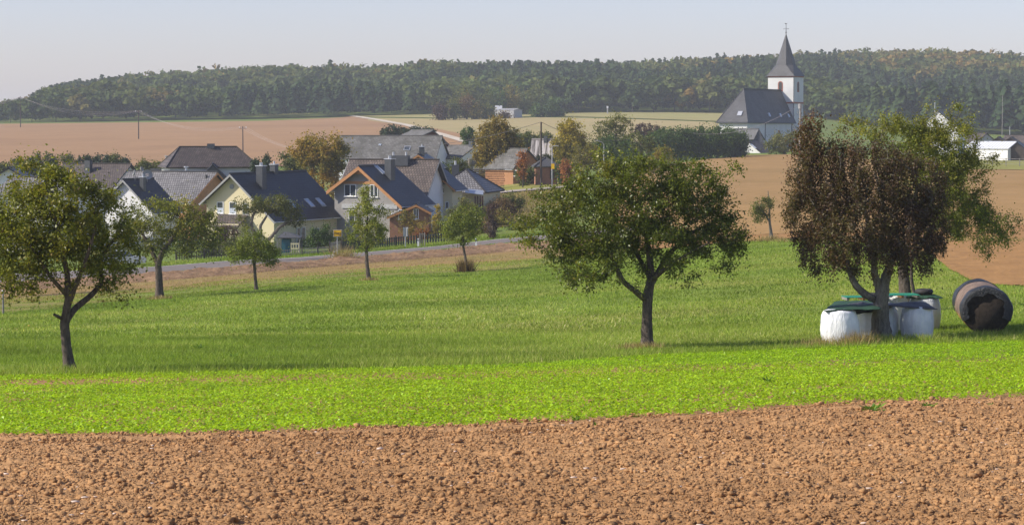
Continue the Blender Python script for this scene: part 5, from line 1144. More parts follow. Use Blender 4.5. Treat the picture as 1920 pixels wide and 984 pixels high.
# spire: square eaves sweeping up into an octagon
z1 = P(1473, 122, 570)[2]; za = P(1473.7, 62, 570)[2]; e = tw / 2 + .35
sq = [tc + rt * sx * e + ax * sy * e for sx, sy in ((-1, -1), (1, -1), (1, 1), (-1, 1))]; sq = [np.array([p[0], p[1], zt - .05]) for p in sq]
r8 = 2.25; oc = [np.array([*(tc + r8 / math.cos(math.pi / 8) * (rt * math.cos(math.pi / 4 * k + math.pi / 8 - 3 * math.pi / 4 - math.pi / 8 + math.pi / 8) + ax * math.sin(math.pi / 4 * k + math.pi / 8 - 3 * math.pi / 4)))[:2], z1]) for k in range(8)]
# k=0 is the corner just right of the near left square corner
ap = np.array([tc[0], tc[1], za]); mb = MB()
oc = [np.array([*(tc + r8 / math.cos(math.pi / 8) * (rt * math.cos(t) + ax * math.sin(t)))[:2], z1]) for t in [math.pi / 4 * k + math.pi / 8 for k in range(8)]]
sqa = [np.array([*(tc + rt * sx * e + ax * sy * e)[:2], zt - .05]) for sx, sy in ((1, 1), (-1, 1), (-1, -1), (1, -1))]       # at 45,135,225,315 degrees
mids = []
for k in range(8):
    p, s = oc[k], oc[(k + 1) % 8]; uvface(mb, [p, s, ap], (s - p) / np.linalg.norm(s - p), p, Z3)
for k in range(4):
    c_ = sqa[k]; o1, o2 = oc[2 * k], oc[2 * k + 1]; uvface(mb, [c_, o2, o1], (o2 - o1) / np.linalg.norm(o2 - o1), c_, Z3)
    nx = sqa[(k + 1) % 4]; o3 = oc[(2 * k + 2) % 8]; uvface(mb, [c_, nx, o3, o2], (nx - c_) / np.linalg.norm(nx - c_), c_, Z3)
mb.face(sqa[::-1]); mb.build('spire', M['slate'], root)
mb = MB(); mb.tube([ap - Z3 * .3, ap + Z3 * 2.0], [.10, .05], 6); mb.tube([ap, ap + Z3 * .15, ap + Z3 * .3], [.12, .2, .12], 8)
zx = ap + Z3 * 1.0; mb.tube([zx - rt * .55, zx + rt * .55], .045, 5); 
for s in (-.6, .6): mb.box(zx + rt * s, rt * .07, ax * .03, Z3 * .07)
w0 = ap + Z3 * 2.0; pts = [(-.35, .25), (-.1, .05), (.15, .1), (.3, .35), (.22, .42), (.1, .3), (-.1, .28), (-.3, .5)]; mb.face([w0 + rt * x + Z3 * y for x, y in pts]); mb.build('weather_vane', M['metal_dark'], root)
# annex and low shed below the nave
h = house('church_annex', 'small annex with a pale slate roof and dark gable in front of the church wall', (1423, 242, 528), (1376, 533), (2.6, 4.2), (2.6, 2.7), M['slate'], M['church_wall'], ov=.2, eo=.2, gutter=False, group='church buildings')
mb = MB(); ap_ = h.A - h.a * .02
h2 = thing('steep_gable', tuple(G(1428, 288)), 'steep dark slate gable leaning against the church wall', 'gable', 'church buildings')
a0, b0, c0, b1 = P(1423.5, 241, 527.5), P(1411, 266, 526), P(1440, 289, 526), P(1411, 289, 526); mb = MB(); bk = np.array([.3, 5, 0])
for f_ in ([a0, b0, b1, c0], [a0 + bk, c0 + bk, b1 + bk, b0 + bk], [a0, a0 + bk, b0 + bk, b0], [a0, c0, c0 + bk, a0 + bk], [b0, b0 + bk, b1 + bk, b1]): uvface(mb, f_, np.array([1., 0, 0]), a0, Z3)
mb.build('roof', M['slate'], h2)
h = house('brown_shed', 'low brown roofed shed with a white roof window below the church annex', (1400, 263, 520), (1420, 524), (2.2, 1.6), (3.9, 2.9), M['tile_brown'], M['church_wall'], ov=.2, eo=.2, gutter=False, group='church buildings')
skylight(h, 1412, 274.5, 'R', .7, 1.6, M['pvc'])
# ------------------------------------------------------------ bales under the right hand trees
def film_mat():
    m, n, p, o = newmat('white_stretch_film'); v = coords(n, 'Object', (1, 1, .18)); t = noise(n, 9, 5, .65, v, .5)
    a = noise(n, 2.5, 4, .6, coords(n)); r = ramp(n, [(.3, (.66, .67, .68)), (.6, (.82, .82, .81))], a.outputs[0]); n.links.new(r.outputs[0], p.inputs['Base Color'])
    p.inputs['Roughness'].default_value = .32; p.inputs['Specular IOR Level'].default_value = .5; bump(n, p, t.outputs[0], .9, .05); return m
M['film'] = film_mat()
M['net_green'] = plain('green_netting', (.018, .06, .03), .8, .35, 9, .5, .02)
M['pallet_green'] = plain('green_painted_wood', (.03, .30, .17), .6, .2, 5)
M['tarp'] = plain('grey_tarpaulin', (.085, .085, .09), .55, .2, 3, .5, .05)
M['rubber'] = plain('tyre_rubber', (.03, .028, .027), .75, .2, 5)
M['rust_red'] = plain('red_painted_rim', (.30, .06, .04), .6, .25, 6)
M['black_film'] = plain('black_plastic_film', (.022, .024, .028), .38, .3, 3, .9, .06)
M['faded_cover'] = plain('faded_brown_cover', (.20, .14, .105), .75, .35, 3.5, .8, .06)
M['hay'] = plain('shade_darkened_hay', (.042, .030, .021), .95, .45, 9, .9, .06)  # shade put into the hay colour, so the sunlit front end stays dark
M['straw'] = plain('straw_edge', (.42, .26, .07), .9, .3, 9, .8, .04)
bg = np.random.default_rng(40)
def bale(name, label, u, v, w_px, h_px, lean=(0, 0), dY=0, mat=None, seed=0):
    b = G(u, v); b = np.array([b[0] * (b[1] + dY) / b[1], b[1] + dY, 0]); b[2] = float(tz(b[0], b[1])); ppm = FPX / b[1]; r = w_px / 2 / ppm; H = h_px / ppm
    root_loc = b; nz, na = 26, 56; g = np.random.default_rng(seed); V = []
    prof = [(0.0, 0), (.5, 0.0), (.78, .008), (.86, .03)] + [(.88 + .14 * math.sin(math.pi * t) ** .75, .06 + .86 * t) for t in np.linspace(0, 1, nz - 10)] + [(.87, .945), (.82, .975), (.74, .995), (.6, 1.01), (.3, 1.012), (0.01, 1.01)]
    A = np.linspace(0, 2 * np.pi, na, endpoint=False)
    wob = 1 + .018 * np.sin(3 * A + g.uniform(0, 6)) + .012 * np.sin(7 * A + g.uniform(0, 6)) + .012 * g.normal(0, 1, na)
    for k, (rr, zz) in enumerate(prof):
        q = 1 + (wob - 1) * min(1, rr * 1.1); f = .006 * g.normal(0, 1, na)
        x = r * rr * q * np.cos(A) + r * f; y = r * rr * q * np.sin(A) + r * f; z = H * zz + .012 * np.sin(5 * A + k)
        V.append(np.stack([x + lean[0] * z, y + lean[1] * z, z - .04], 1) + b)
    n_ = len(prof); i = np.arange(n_ - 1)[:, None] * na; k = np.arange(na)[None]; k2 = (k + 1) % na
    F = np.stack([i + k, i + k2, i + na + k2, i + na + k], -1).reshape(-1, 4)
    o = mesh_obj(name, np.concatenate(V), F, mat or M['film'], smooth=True, loc=tuple(root_loc)); tag(o, label, 'bale', 'wrapped bales under the fruit trees'); o['r'] = float(r); o['H'] = float(H); return b, r, H
B1 = bale('wrapped_bale', 'white wrapped round bale leaning slightly, leftmost at the front of the stack', 1577, 648, 71, 70, (-.06, 0), 0, seed=1)
B2 = bale('wrapped_bale', 'white wrapped bale directly behind the trunk of the drooping tree', 1645, 641, 74, 68, (0, 0), 1.0, seed=2)
B3 = bale('wrapped_bale', 'white wrapped bale at the front, just right of the drooping tree trunk', 1719, 637, 61, 66, (0, 0), 0, seed=3)
B4 = bale('wrapped_bale', 'greyish white bale with a tyre on top, at the right rear', 1733, 619, 60, 64, (0, 0), .3, seed=4)
B5 = bale('wrapped_bale', 'white bale at the back whose top shows above the green slats', 1673, 622, 62, 72, (0, 0), .3, seed=5)
B6 = bale('wrapped_bale', 'white bale at the back under the green netting on the left', 1608, 626, 66, 58, (0, 0), .2, seed=6)
M['ivy'] = leaf_mat('dark_ivy', [(0, (.02, .035, .01)), (.5, (.03, .05, .014)), (1, (.05, .07, .02))], .2, .5, .3)
def cover(name, label, corners, mat, cat, sagf=.05, wav=.03, th=.02, seed=0, nu=40, nv=24, hem=.0):
    """draped sheet over four world corners (a,b front edge left to right, d,c back)"""
    g = np.random.default_rng(seed); a, b, c, d = [np.array(q, float) for q in corners]
    s = np.linspace(0, 1, nu)[None, :, None]; t = np.linspace(0, 1, nv)[:, None, None]
    Pt = (a * (1 - s) + b * s) * (1 - t) + (d * (1 - s) + c * s) * t
    x, y = Pt[..., 0], Pt[..., 1]; z = wav * (fbm(x, y, 2.5, 3, seed) - .5) * 2
    e = np.minimum(np.minimum(s[..., 0], 1 - s[..., 0]) * 6, np.minimum(t[..., 0], 1 - t[..., 0]) * 6).clip(0, 1)
    z = z - hem * (1 - e) ** 1.5 * (1 + .12 * np.sin(s[..., 0] * 17 + t[..., 0] * 13) + .5 * (fbm(x, y, 3, 2, seed + 9) - .5)) + .02
    edge = (1 - e) * .06 * (fbm(x, y, 6, 2, seed + 5) - .5); Pt[..., 0] += edge; Pt[..., 1] += edge; Pt[..., 2] += z
    V1 = Pt.reshape(-1, 3); V2 = V1 - [0, 0, th]; F = gridfaces(nv, nu); n_ = len(V1)
    rim = [(i, i + 1) for i in range(nu - 1)] + [((nv - 1) * nu + i + 1, (nv - 1) * nu + i) for i in range(nu - 1)] + [((j + 1) * nu, j * nu) for j in range(nv - 1)] + [(j * nu + nu - 1, (j + 1) * nu + nu - 1) for j in range(nv - 1)]
    R_ = np.array([(p, p + n_, q + n_, q) for p, q in rim]); o = mesh_obj(name, np.concatenate([V1, V2]), np.concatenate([F, F[:, ::-1] + n_, R_]), mat, smooth=True, loc=tuple(V1.mean(0)))
    return tag(o, label, cat)
top1 = B1[0][2] + B1[2]; top6 = B6[0][2] + B6[2]
cover('netting', 'dark green netting spread over the two leftmost white bales', [B1[0] + [-.62, -.45, B1[2] + .02], B1[0] + [1.25, -.35, B1[2] + .05], B6[0] + [.9, .55, B6[2] + .06], B6[0] + [-.75, .6, B6[2] + .04]], M['net_green'], 'netting', hem=.06, seed=3, wav=.04)
cover('tarpaulin', 'crumpled grey tarpaulin hanging over the bale left of the tree trunk', [B2[0] + [-.85, -.78, B2[2] - .16], B2[0] + [.15, -.78, B2[2] - .10], B2[0] + [.4, .3, B2[2] + .08], B2[0] + [-1.0, .2, B2[2] + .06]], M['tarp'], 'tarpaulin', hem=.07, seed=8, wav=.07)
cover('tarpaulin', 'grey tarpaulin draped over the front bale right of the tree trunk', [B3[0] + [-1.1, -.55, B3[2] + .04], B3[0] + [.62, -.45, B3[2] - .04], B3[0] + [.45, .4, B3[2] + .05], B3[0] + [-1.1, .4, B3[2] + .06]], M['tarp'], 'tarpaulin', hem=.06, seed=9, wav=.06)
cover('netting', 'olive green netting over the rear bale that carries the tyre', [B4[0] + [-.85, -.5, B4[2] + .03], B4[0] + [.6, -.5, B4[2] + .03], B4[0] + [.6, .55, B4[2] + .04], B4[0] + [-.85, .55, B4[2] + .04]], M['net_green'], 'netting', hem=.08, seed=10, wav=.04)
def pallet(label, c, w_, d_, rot=0, slats=7, mat=None):
    root = thing('slatted_pallet', tuple(c), label, 'pallet', 'green pallets on the bales'); ca, sa = math.cos(rot), math.sin(rot); X = np.array([ca, sa, 0]); Y = np.array([-sa, ca, 0])
    for k in range(slats):
        mb = MB(); mb.box(c + Y * (k / (slats - 1) - .5) * d_ + Z3 * .13, X * w_ / 2, Y * .045, Z3 * .012); mb.build('slat', mat or M['pallet_green'], root)
    for k in (-1, 0, 1):
        mb = MB(); mb.box(c + X * k * (w_ / 2 - .05) + Z3 * .07, X * .045, Y * d_ / 2, Z3 * .045); mb.build('bearer', M['wood_grey'] if k else M['wood_orange'], root)
pallet('green slatted pallet lying on the bales right of the tree trunk', B5[0] + [.15, -.75, B5[2] - .12], 1.25, .9, .05)
pallet('green slatted pallet lying on the netting at the left', B6[0] + [.15, .1, B6[2] + .09], 1.3, .8, .1)
def tyre(label, c, R_, r_):
    root = thing('tyre', tuple(c), label, 'tyre', 'old tyres weighing down the covers'); na, nb = 36, 12; V = []
    for i in range(na):
        a = 2 * math.pi * i / na
        for j in range(nb):
            b = 2 * math.pi * j / nb; rr = R_ - r_ + r_ * math.cos(b) * (1.0 if math.cos(b) > 0 else .9); tr = 1 + (.012 if (i % 2 and math.cos(b) > .3) else 0)
            V.append((c[0] + rr * tr * math.cos(a), c[1] + rr * tr * math.sin(a), c[2] + r_ * .95 + r_ * math.sin(b)))
    F = [(i * nb + j, ((i + 1) % na) * nb + j, ((i + 1) % na) * nb + (j + 1) % nb, i * nb + (j + 1) % nb) for i in range(na) for j in range(nb)]
    mesh_obj('tread', np.array(V), np.array(F), M['rubber'], root, smooth=True)
    mb = MB(); mb.tube([c + Z3 * .05, c + Z3 * (r_ * 1.3)], [R_ - r_ * 1.9, R_ - r_ * 1.85], 24, True); mb.build('rim', M['rust_red'], root)
tyre('old tyre with a red rim lying on the right rear bale', B4[0] + [-.02, 0, B4[2] + .06], .33, .10)
tyre('old black tyre lying at the back of the left bales behind the tree fork', B6[0] + [.75, .7, B6[2] + .12], .30, .10)
# the uncovered roll at the right
e1 = G(1850, 627); e1[2] += .78; ax_b = np.array([.117, .99, 0]); ax_b /= np.linalg.norm(ax_b); sd_ = np.array([ax_b[1], -ax_b[0], 0]); Rr, Ln = .86, 4.2
e1 = e1 + Z3 * .05; root = thing('hay_roll', tuple(e1 + ax_b * Ln / 2 - Z3 * .8), 'large round hay roll lying on its side in a dark plastic cover', 'bale')
def ring_pts(t, rad, a0, a1, n_, wob=.0, seed=0):
    g = np.random.default_rng(seed); A = np.linspace(a0, a1, n_)
    rr = rad * (1 + wob * np.sin(A * 5 + t * 3) + wob * .5 * np.sin(A * 11 - t * 5)); return e1 + ax_b * t + np.outer(rr * np.cos(A), sd_) + np.outer(rr * np.sin(A) * .93, Z3)
def shell(name, ts, rad, a0, a1, mat, n_=64, wob=.01, th=.02):
    rows = [ring_pts(t, rad + .012 * math.sin(t * 9), a0, a1, n_, wob) for t in ts]; V1 = np.concatenate(rows); F = gridfaces(len(ts), n_)
    return mesh_obj(name, V1, F, mat, root, smooth=True)
ts = np.linspace(0, Ln, 22)
V = [e1 + ax_b * 0.02][:1]; body = np.concatenate([ring_pts(t, Rr * (.97 if t in (ts[0], ts[-1]) else 1), 0, 2 * math.pi, 48, .012)[:-1] for t in ts]); F = []
for i in range(len(ts) - 1):
    for k in range(47): F.append((i * 47 + k, i * 47 + (k + 1) % 47, (i + 1) * 47 + (k + 1) % 47, (i + 1) * 47 + k))
nb_ = len(body); body = np.concatenate([body, [e1 + ax_b * .06], [e1 + ax_b * (Ln - .05)]]); T3 = [(nb_, (k + 1) % 47, k) for k in range(47)] + [(nb_ + 1, (len(ts) - 1) * 47 + k, (len(ts) - 1) * 47 + (k + 1) % 47) for k in range(47)]
mesh_obj('hay', body, [np.array(F), np.array(T3)], M['hay'], root, smooth=False)
shell('straw_band', np.linspace(.04, Ln, 14), Rr + .012, -2.9, -.25 + math.pi * 2 - 6.0, M['straw'])
shell('cover_back', np.linspace(Ln * .72, Ln + .05, 10), Rr + .045, -.35, math.pi + .35, M['black_film'], wob=.014)
shell('cover_middle', np.linspace(.42, Ln * .76, 24), Rr + .03, -.3, math.pi + .3, M['faded_cover'], wob=.008)
rows = []
g = np.random.default_rng(6)
A = np.linspace(-.45, math.pi + .45, 72)
for t, k in [(.62, 1.05), (.3, 1.055), (.02, 1.05), (-.06, 1.0), (-.07, .93)]:
    rr = Rr * k * (1 + .012 * np.sin(A * 9 + t * 20)); rows.append(e1 + ax_b * (t + (.06 * fbm(A, A * 0, 3, 2, 3) if t > .5 else 0))[..., None] * np.ones((72, 1)) + np.outer(rr * np.cos(A), sd_) + np.outer(rr * np.sin(A) * .93, Z3)) if False else rows.append(e1 + np.outer(np.full(72, t) + (.10 * (fbm(A * 2, A * 0 + 1.0, 1, 3, 3) - .5) if t > .5 else 0), ax_b) + np.outer(rr * np.cos(A), sd_) + np.outer(rr * np.sin(A) * .93, Z3))
inn = .50 + .42 * fbm(A * 1.6, A * 0 + 3., 1, 3, 9); rows.append(e1 + ax_b * -.06 + np.outer(Rr * inn * np.cos(A), sd_) + np.outer(Rr * inn * np.sin(A) * .93, Z3))
mesh_obj('cover_front', np.concatenate(rows), gridfaces(len(rows), 72), M['black_film'], root, smooth=True)
# small heaps of cut stalks by the roll and long grass round the feet of things
gg = np.random.default_rng(12)
def tuft(name, label, c, n_, rad, h, mat, wd=.012, cat='grass tuft', group=None, stuff=False):
    p = c + np.stack([gg.normal(0, rad, n_), gg.normal(0, rad * .6, n_), np.zeros(n_)], 1); p[:, 2] = tz(p[:, 0], p[:, 1]); az = gg.uniform(0, 6.28, n_); hh = h * gg.uniform(.4, 1.2, n_); wv = wd * gg.uniform(.6, 1.3, n_)
    s = np.stack([np.cos(az), np.sin(az), 0 * az], 1) * wv[:, None]; l = np.stack([gg.normal(0, .35, n_) * hh, gg.normal(0, .35, n_) * hh, hh], 1)
    V = np.stack([p - s, p + s, p + l], 1).reshape(-1, 3); o = mesh_obj(name, V, (np.arange(n_) * 3)[:, None] + np.array([[0, 1, 2]]), mat, attrs={'tint': np.repeat(gg.random(n_), 3)}, loc=tuple(c)); return tag(o, label, cat, group, kind='stuff' if stuff else None)
for u, v, n_, rad, h, m_, lb in [(1560, 650, 900, .55, .35, 'dry', 'dry straw coloured grass at the foot of the leftmost bale'), (1608, 649, 500, .25, .5, 'dry', 'tall dry weeds between the leftmost bale and the tree trunk'), (1655, 645, 900, .5, .35, 'grass', 'grass growing round the foot of the drooping tree'),
     (1720, 642, 1100, .6, .3, 'grass', 'long grass in front of the right front bale'), (1830, 632, 1400, .8, .25, 'grass', 'long grass in front of the hay roll'), (1200, 656, 700, .35, .28, 'dry', 'dry brown grass at the foot of the broad fruit tree'), (135, 700, 350, .25, .25, 'grass', 'grass round the foot of the leaning apple tree'),
     (873, 511, 500, .28, 1.0, 'leaf_brown', 'brown sprouts at the foot of the bushy young tree'), (643, 494, 420, .55, 1.6, 'dry', 'tall dry weeds beside the town sign post'), (1440, 452, 260, .4, .5, 'dry', 'dry grass at the foot of the lone plum tree'), (692, 527, 260, .35, .3, 'dry', 'dry grass round the slim young tree'), (299, 562, 260, .4, .3, 'dry', 'dry grass round the stout apple tree')]:
    tuft('grass_tuft', lb, G(u, v), n_, rad, h, M[m_], .012 if G(u, v)[1] < 100 else .03, stuff=True)
M['weed'] = leaf_mat('weed_leaf', [(0, (.10, .20, .025)), (.5, (.15, .28, .03)), (1, (.22, .34, .05))], .4, .5, .3)
for i, (u, v, s, lb) in enumerate([(1635, 779, .24, 'largest broad leaved weed on the edge of the bare soil'), (1742, 770, .17, 'weed with a few leaves right of the largest one on the soil edge'), (1190, 790, .12, 'small weed on the soil edge below the broad fruit tree'), (1080, 792, .13, 'small feathery weed left of the one below the fruit tree'), (1860, 770, .12, 'small weed on the soil edge near the right side'),
                                 (1117, 803, .08, 'tiny weed standing lowest on the bare soil edge'), (375, 655, .26, 'broad leaved dock plant in the meadow right of the leaning tree'), (325, 672, .16, 'leafy weed in the meadow nearer the leaning tree'), (1440, 720, .2, 'taller leafy plant inside the crop band'), (205, 700, .15, 'small weed on the meadow edge by the leaning tree'), (440, 672, .2, 'low weed patch in the meadow left of centre')]):
    c = G(u, v) + [0, 0, .03]; n_ = 70; az = gg.uniform(0, 6.28, n_); el = gg.uniform(.0, .9, n_); d = np.stack([np.cos(az) * np.cos(el), np.sin(az) * np.cos(el), np.sin(el)], 1)
    L_ = s * gg.uniform(.25, .6, n_); cc = c + d * (s * .6) * gg.random((n_, 1)); nn = np.stack([gg.normal(0, .3, n_), gg.normal(0, .3, n_), np.ones(n_)], 1)
    V, F = leaf_quads(cc, d, nn, L_, L_ * .42); tag(mesh_obj('weed', V, F, M['weed'], attrs={'tint': np.repeat(gg.random(n_), 4)}, loc=tuple(c)), lb, 'weed', 'weeds in the fields')

# ------------------------------------------------------------ roadside furniture
def pole(mb, p, h, r0, r1, n_=8, lean=(0, 0)): mb.tube([p - Z3 * .3, p + np.array([lean[0] * h, lean[1] * h, h])], [r0, r1], n_); return mb
M['galv'] = plain('galvanised_steel', (.45, .46, .46), .45, .1, 4, 0, metal=.5)
M['sign_yellow'] = plain('yellow_sign_face', (.86, .52, .01), .45, .02, 1, 0)
M['sign_black'] = plain('black_lettering', (.07, .03, .01), .6, .05, 1, 0)
b = G(632, 489); root = thing('town_sign', tuple(b), 'yellow town entrance sign on a grey post beside the road', 'road sign')
b = np.array(b); mb = MB(); mb.tube([b - Z3 * .3, P(632.5, 432, b[1])], .045, 8); mb.build('post', M['galv'], root)
c = P(633, 437.3, b[1] - .10); hw, hh = 8.3 / FPX * b[1], 6.7 / FPX * b[1]; mb = MB(); mb.box(c, (hw, 0, 0), (0, .02, 0), (0, 0, hh)); mb.build('board', M['galv'], root)
mb = MB(); mb.box(c + [0, -.024, 0], (hw - .04, 0, 0), (0, .006, 0), (0, 0, hh - .04)); mb.build('face', M['sign_yellow'], root)
mb = MB()
for q in (-1, 1): mb.box(c + [q * (hw - .07), -.034, 0], (.012, 0, 0), (0, .003, 0), (0, 0, hh - .06)); mb.box(c + [0, -.034, q * (hh - .07)], (hw - .085, 0, 0), (0, .003, 0), (0, 0, .012))
mb.build('border', M['sign_black'], root)
def text(s, c, size, mat, parent, name='lettering'):
    cu = bpy.data.curves.new(name, 'FONT'); cu.body = s; cu.size = size; cu.align_x = 'CENTER'; cu.align_y = 'CENTER'; cu.extrude = .004; cu.offset = size * .012
    t = bpy.data.objects.new('tmp', cu); scene.collection.objects.link(t); bpy.context.view_layer.update()
    me = bpy.data.meshes.new_from_object(t.evaluated_get(bpy.context.evaluated_depsgraph_get())); bpy.data.objects.remove(t)
    me.materials.clear(); me.materials.append(mat); o = bpy.data.objects.new(name, me); o.location = np.array(c) - origin(parent); o.rotation_euler = (math.pi / 2, 0, 0); link(o, parent)
text('Horn', c + [0, -.04, hh * .12], .34, M['sign_black'], root)
text('Rhein-Hunsrück-', c + [-.06, -.04, -hh * .28], .115, M['sign_black'], root); text('Kreis', c + [.22, -.04, -hh * .50], .115, M['sign_black'], root)
def delineator(label, u, vb, vt, lean=0):
    b = G(u, vb); h_ = (vb - vt) / FPX * b[1]; root = thing('roadside_post', tuple(b), label, 'marker post', 'white marker posts along the road'); ln = np.array([lean, 0, 1.]); ln /= np.linalg.norm(ln); s = np.array([1, 0, -lean])
    mb = MB(); mb.box(b + ln * (h_ / 2 - .1), s * .085, (0, .06, 0), ln * (h_ / 2 + .1)); mb.build('post', M['pvc'], root)
    mb = MB(); mb.box(b + ln * h_ * .80, s * .088, (0, .063, 0), ln * h_ * .09); mb.build('black_band', M['metal_dark'], root)
    mb = MB(); mb.box(b + ln * h_ * .81 + [0, -.066, 0], s * .03, (0, .004, 0), ln * h_ * .06); mb.build('reflector', M['pvc'], root)
delineator('tilted white marker post left of the town sign', 622, 489, 470, .27)
delineator('white marker post by the sapling with stakes', 784, 463, 447); delineator('white marker post right of the bushy young tree', 892.5, 463.5, 447)
# double sign seen from behind
b = G(760, 464); root = thing('road_sign', tuple(b), 'grey back of a double road sign between the sapling and the grey house', 'road sign')
mb = MB(); mb.tube([b - Z3 * .3, P(760, 426, b[1])], .05, 8); mb.build('post', M['galv'], root)
c = P(758.7, 434.5, b[1] - .1); mb = MB(); mb.box(c, (.16, .05, 0), (-.003, .012, 0), (0, 0, .48)); mb.build('board', M['galv'], root)
c = P(763.2, 434.5, b[1] + .12); mb = MB(); mb.box(c, (.12, -.06, 0), (.003, .012, 0), (0, 0, .48)); mb.build('board', M['fascia_grey'], root)
# tree stakes and pale posts
b = G(792, 463); root = thing('staked_sapling', tuple(b), 'thin sapling held between two wooden stakes beside the road', 'sapling')
for s in (-.25, .25):
    mb = MB(); pole(mb, b + [s, 0, 0], 1.5, .05, .045, 6); mb.build('stake', M['wood_grey'], root)
mb = MB(); mb.box(b + Z3 * 1.35, (.3, 0, 0), (0, .02, 0), (0, 0, .05)); mb.build('crossbar', M['wood_grey'], root); mb = MB(); pole(mb, b, 2.4, .03, .015, 6); mb.build('trunk', M['bark_grey'], root)
nl = 260; p_ = b + Z3 * 2.3 + gg.normal(0, .33, (nl, 3)); V, F = leaf_quads(p_, gg.normal(0, 1, (nl, 3)), gg.normal(0, 1, (nl, 3)) + [0, 0, .5], np.full(nl, .14), np.full(nl, .09)); mesh_obj('crown', V, F, M['leaf_birch'], root, attrs={'tint': np.repeat(np.clip(gg.normal(.7, .2, nl), 0, 1), 4)})
b = G(6, 590); root = thing('striped_post', tuple(b), 'pale wooden post standing in the meadow at the left edge', 'post'); mb = MB(); pole(mb, b, 1.35, .065, .06, 8); mb.build('shaft', M['wood_grey'], root); mb = MB(); mb.tube([b + Z3 * 1.35, b + Z3 * 1.40], .07, 8); mb.build('cap', M['pvc'], root)
# trunk guards
for u, v, top, lb in ((690.5, 524, 497, 'white plastic guard round the slim young tree trunk'), (1445, 449, 418, 'pale guard round the little plum tree trunk')):
    b = G(u, v + 1.5); t = P(u - 3, top, b[1]); mb = MB(); mb.tube([b + [.02, -.13, 0.02], (b + t) / 2 + [0, -.12, 0], t + [0, -.1, 0]], [.07, .06, .05], 8); o = mb.build('trunk_guard', M['fascia_grey'], loc=tuple(b)); tag(o, lb, 'tree guard')
# picket and wire fences along the gardens
def fence(name, label, pts, h_, kind, mat, group='garden fences'):
    W_ = [G(u, v) for u, v in pts]; root = thing(name, tuple(W_[0]), label, 'fence', group); rails = MB(); pk = MB(); npk = 0
    L = np.concatenate([[0], np.cumsum([np.linalg.norm((W_[i + 1] - W_[i])[:2]) for i in range(len(W_) - 1)])])
    def at(s):
        q = np.array([np.interp(s, L, [w_[i] for w_ in W_]) for i in range(2)]); return np.array([q[0], q[1], float(tz(*q))])
    n_ = max(2, int(L[-1] / 2.6)); 
    for k in range(n_ + 1):
        p = at(L[-1] * k / n_); mb = MB(); mb.box(p + Z3 * (h_ / 2 - .1), (.06, 0, 0), (0, .06, 0), Z3 * (h_ / 2 + .18)); mb.build('post', M['wood_dark'] if kind != 'rail' else mat, root)
    for fr in ((.3, .8) if kind != 'rail' else (.35, .65, .95)):
        rr = MB(); rr.tube([at(s) + Z3 * h_ * fr for s in np.linspace(0, L[-1], n_ * 3 + 1)], .035, 4); rr.build('rail', mat, root)
    if kind == 'picket':
        d = (W_[-1] - W_[0]) * [1, 1, 0]; d /= np.linalg.norm(d)
        for s in np.arange(.1, L[-1], .26): p = at(s); pk.box(p + Z3 * h_ * .48 - np.array([d[1], -d[0], 0]) * -.05, d * .035 + Z3 * .0, np.array([d[1], -d[0], 0]) * .012, Z3 * h_ * .46)
        pk.build('pickets', mat, root)
    if kind == 'mesh':
        d = (W_[-1] - W_[0]) * [1, 1, 0]; d /= np.linalg.norm(d)
        for s in np.arange(.1, L[-1], .30): p = at(s); pk.box(p + Z3 * h_ * .5, d * .09, np.array([d[1], -d[0], 0]) * .008, Z3 * h_ * .42)
        pk.build('slats', mat, root)
    return root
M['green_dark'] = plain('dark_green_mesh', (.045, .055, .045), .7, .2, 3, 0)
fence('picket_fence', 'low weathered picket fence in front of the cream house garden', [(525, 481.5), (570, 478.5), (623, 473.5)], .75, 'picket', M['wood_grey'])
fence('picket_fence', 'picket fence rising to the right behind the town sign', [(618, 474.5), (640, 470.5)], 1.15, 'picket', M['wood_grey'])
fence('dark_fence', 'long dark green slatted fence in front of the grey house garden', [(640, 471), (700, 465.5), (760, 460), (838, 454)], 1.1, 'mesh', M['green_dark'])
fence('picket_fence', 'dark picket fence left of the small round tree', [(330, 489), (380, 486.5), (440, 484)], 1.0, 'picket', M['wood_dark'])
fence('rail_fence', 'weathered wooden rail fence along the paddock at the right edge', [(1835, 312), (1875, 313), (1920, 314), (1990, 315)], 1.5, 'rail', M['wood_grey'])
fence('rail_fence', 'second thinner rail fence just in front of the metal roofed barn', [(1877, 297), (1920, 297.5), (1990, 298)], 1.7, 'rail', M['fascia_grey'])
# garden pavilion with a teal box
C0 = P(543, 449.5, 247); b = GU_(543, 247); root = thing('garden_pavilion', tuple(b), 'small garden pavilion with a grey roof and teal panel by the cream house', 'pavilion')
e = P(563, 446, 246); l = P(518, 448.5, 246); rz = P(536, 434.5, 247.6)[2]; r1_, r2_ = np.array([P(532, 434, 247.6)[0], 247.6, rz]), np.array([P(540, 434, 247.6)[0], 247.6, rz]); mb = MB()
E_ = [np.array([l[0], 246.2, e[2]]), np.array([e[0], 246.2, e[2]]), np.array([e[0], 249, e[2]]), np.array([l[0], 249, e[2]])]
slab(mb, [r1_, r2_, E_[1], E_[0]], .08); slab(mb, [r2_, r1_, E_[3], E_[2]], .08); slab(mb, [r1_, r1_ + [0, .001, 0], E_[0], E_[3]], .08); slab(mb, [r2_, r2_ + [0, .001, 0], E_[2], E_[1]], .08); mb.build('roof', M['slate'], root)
for q in E_:
    s = np.array([(l[0] + e[0]) / 2, 247.6, 0]); p = q + (s - q) * .08; mb = MB(); mb.abox(p[0] - .06, p[0] + .06, p[1] - .06, p[1] + .06, b[2] - .2, e[2] - .06); mb.build('post', M['wood_grey'], root)
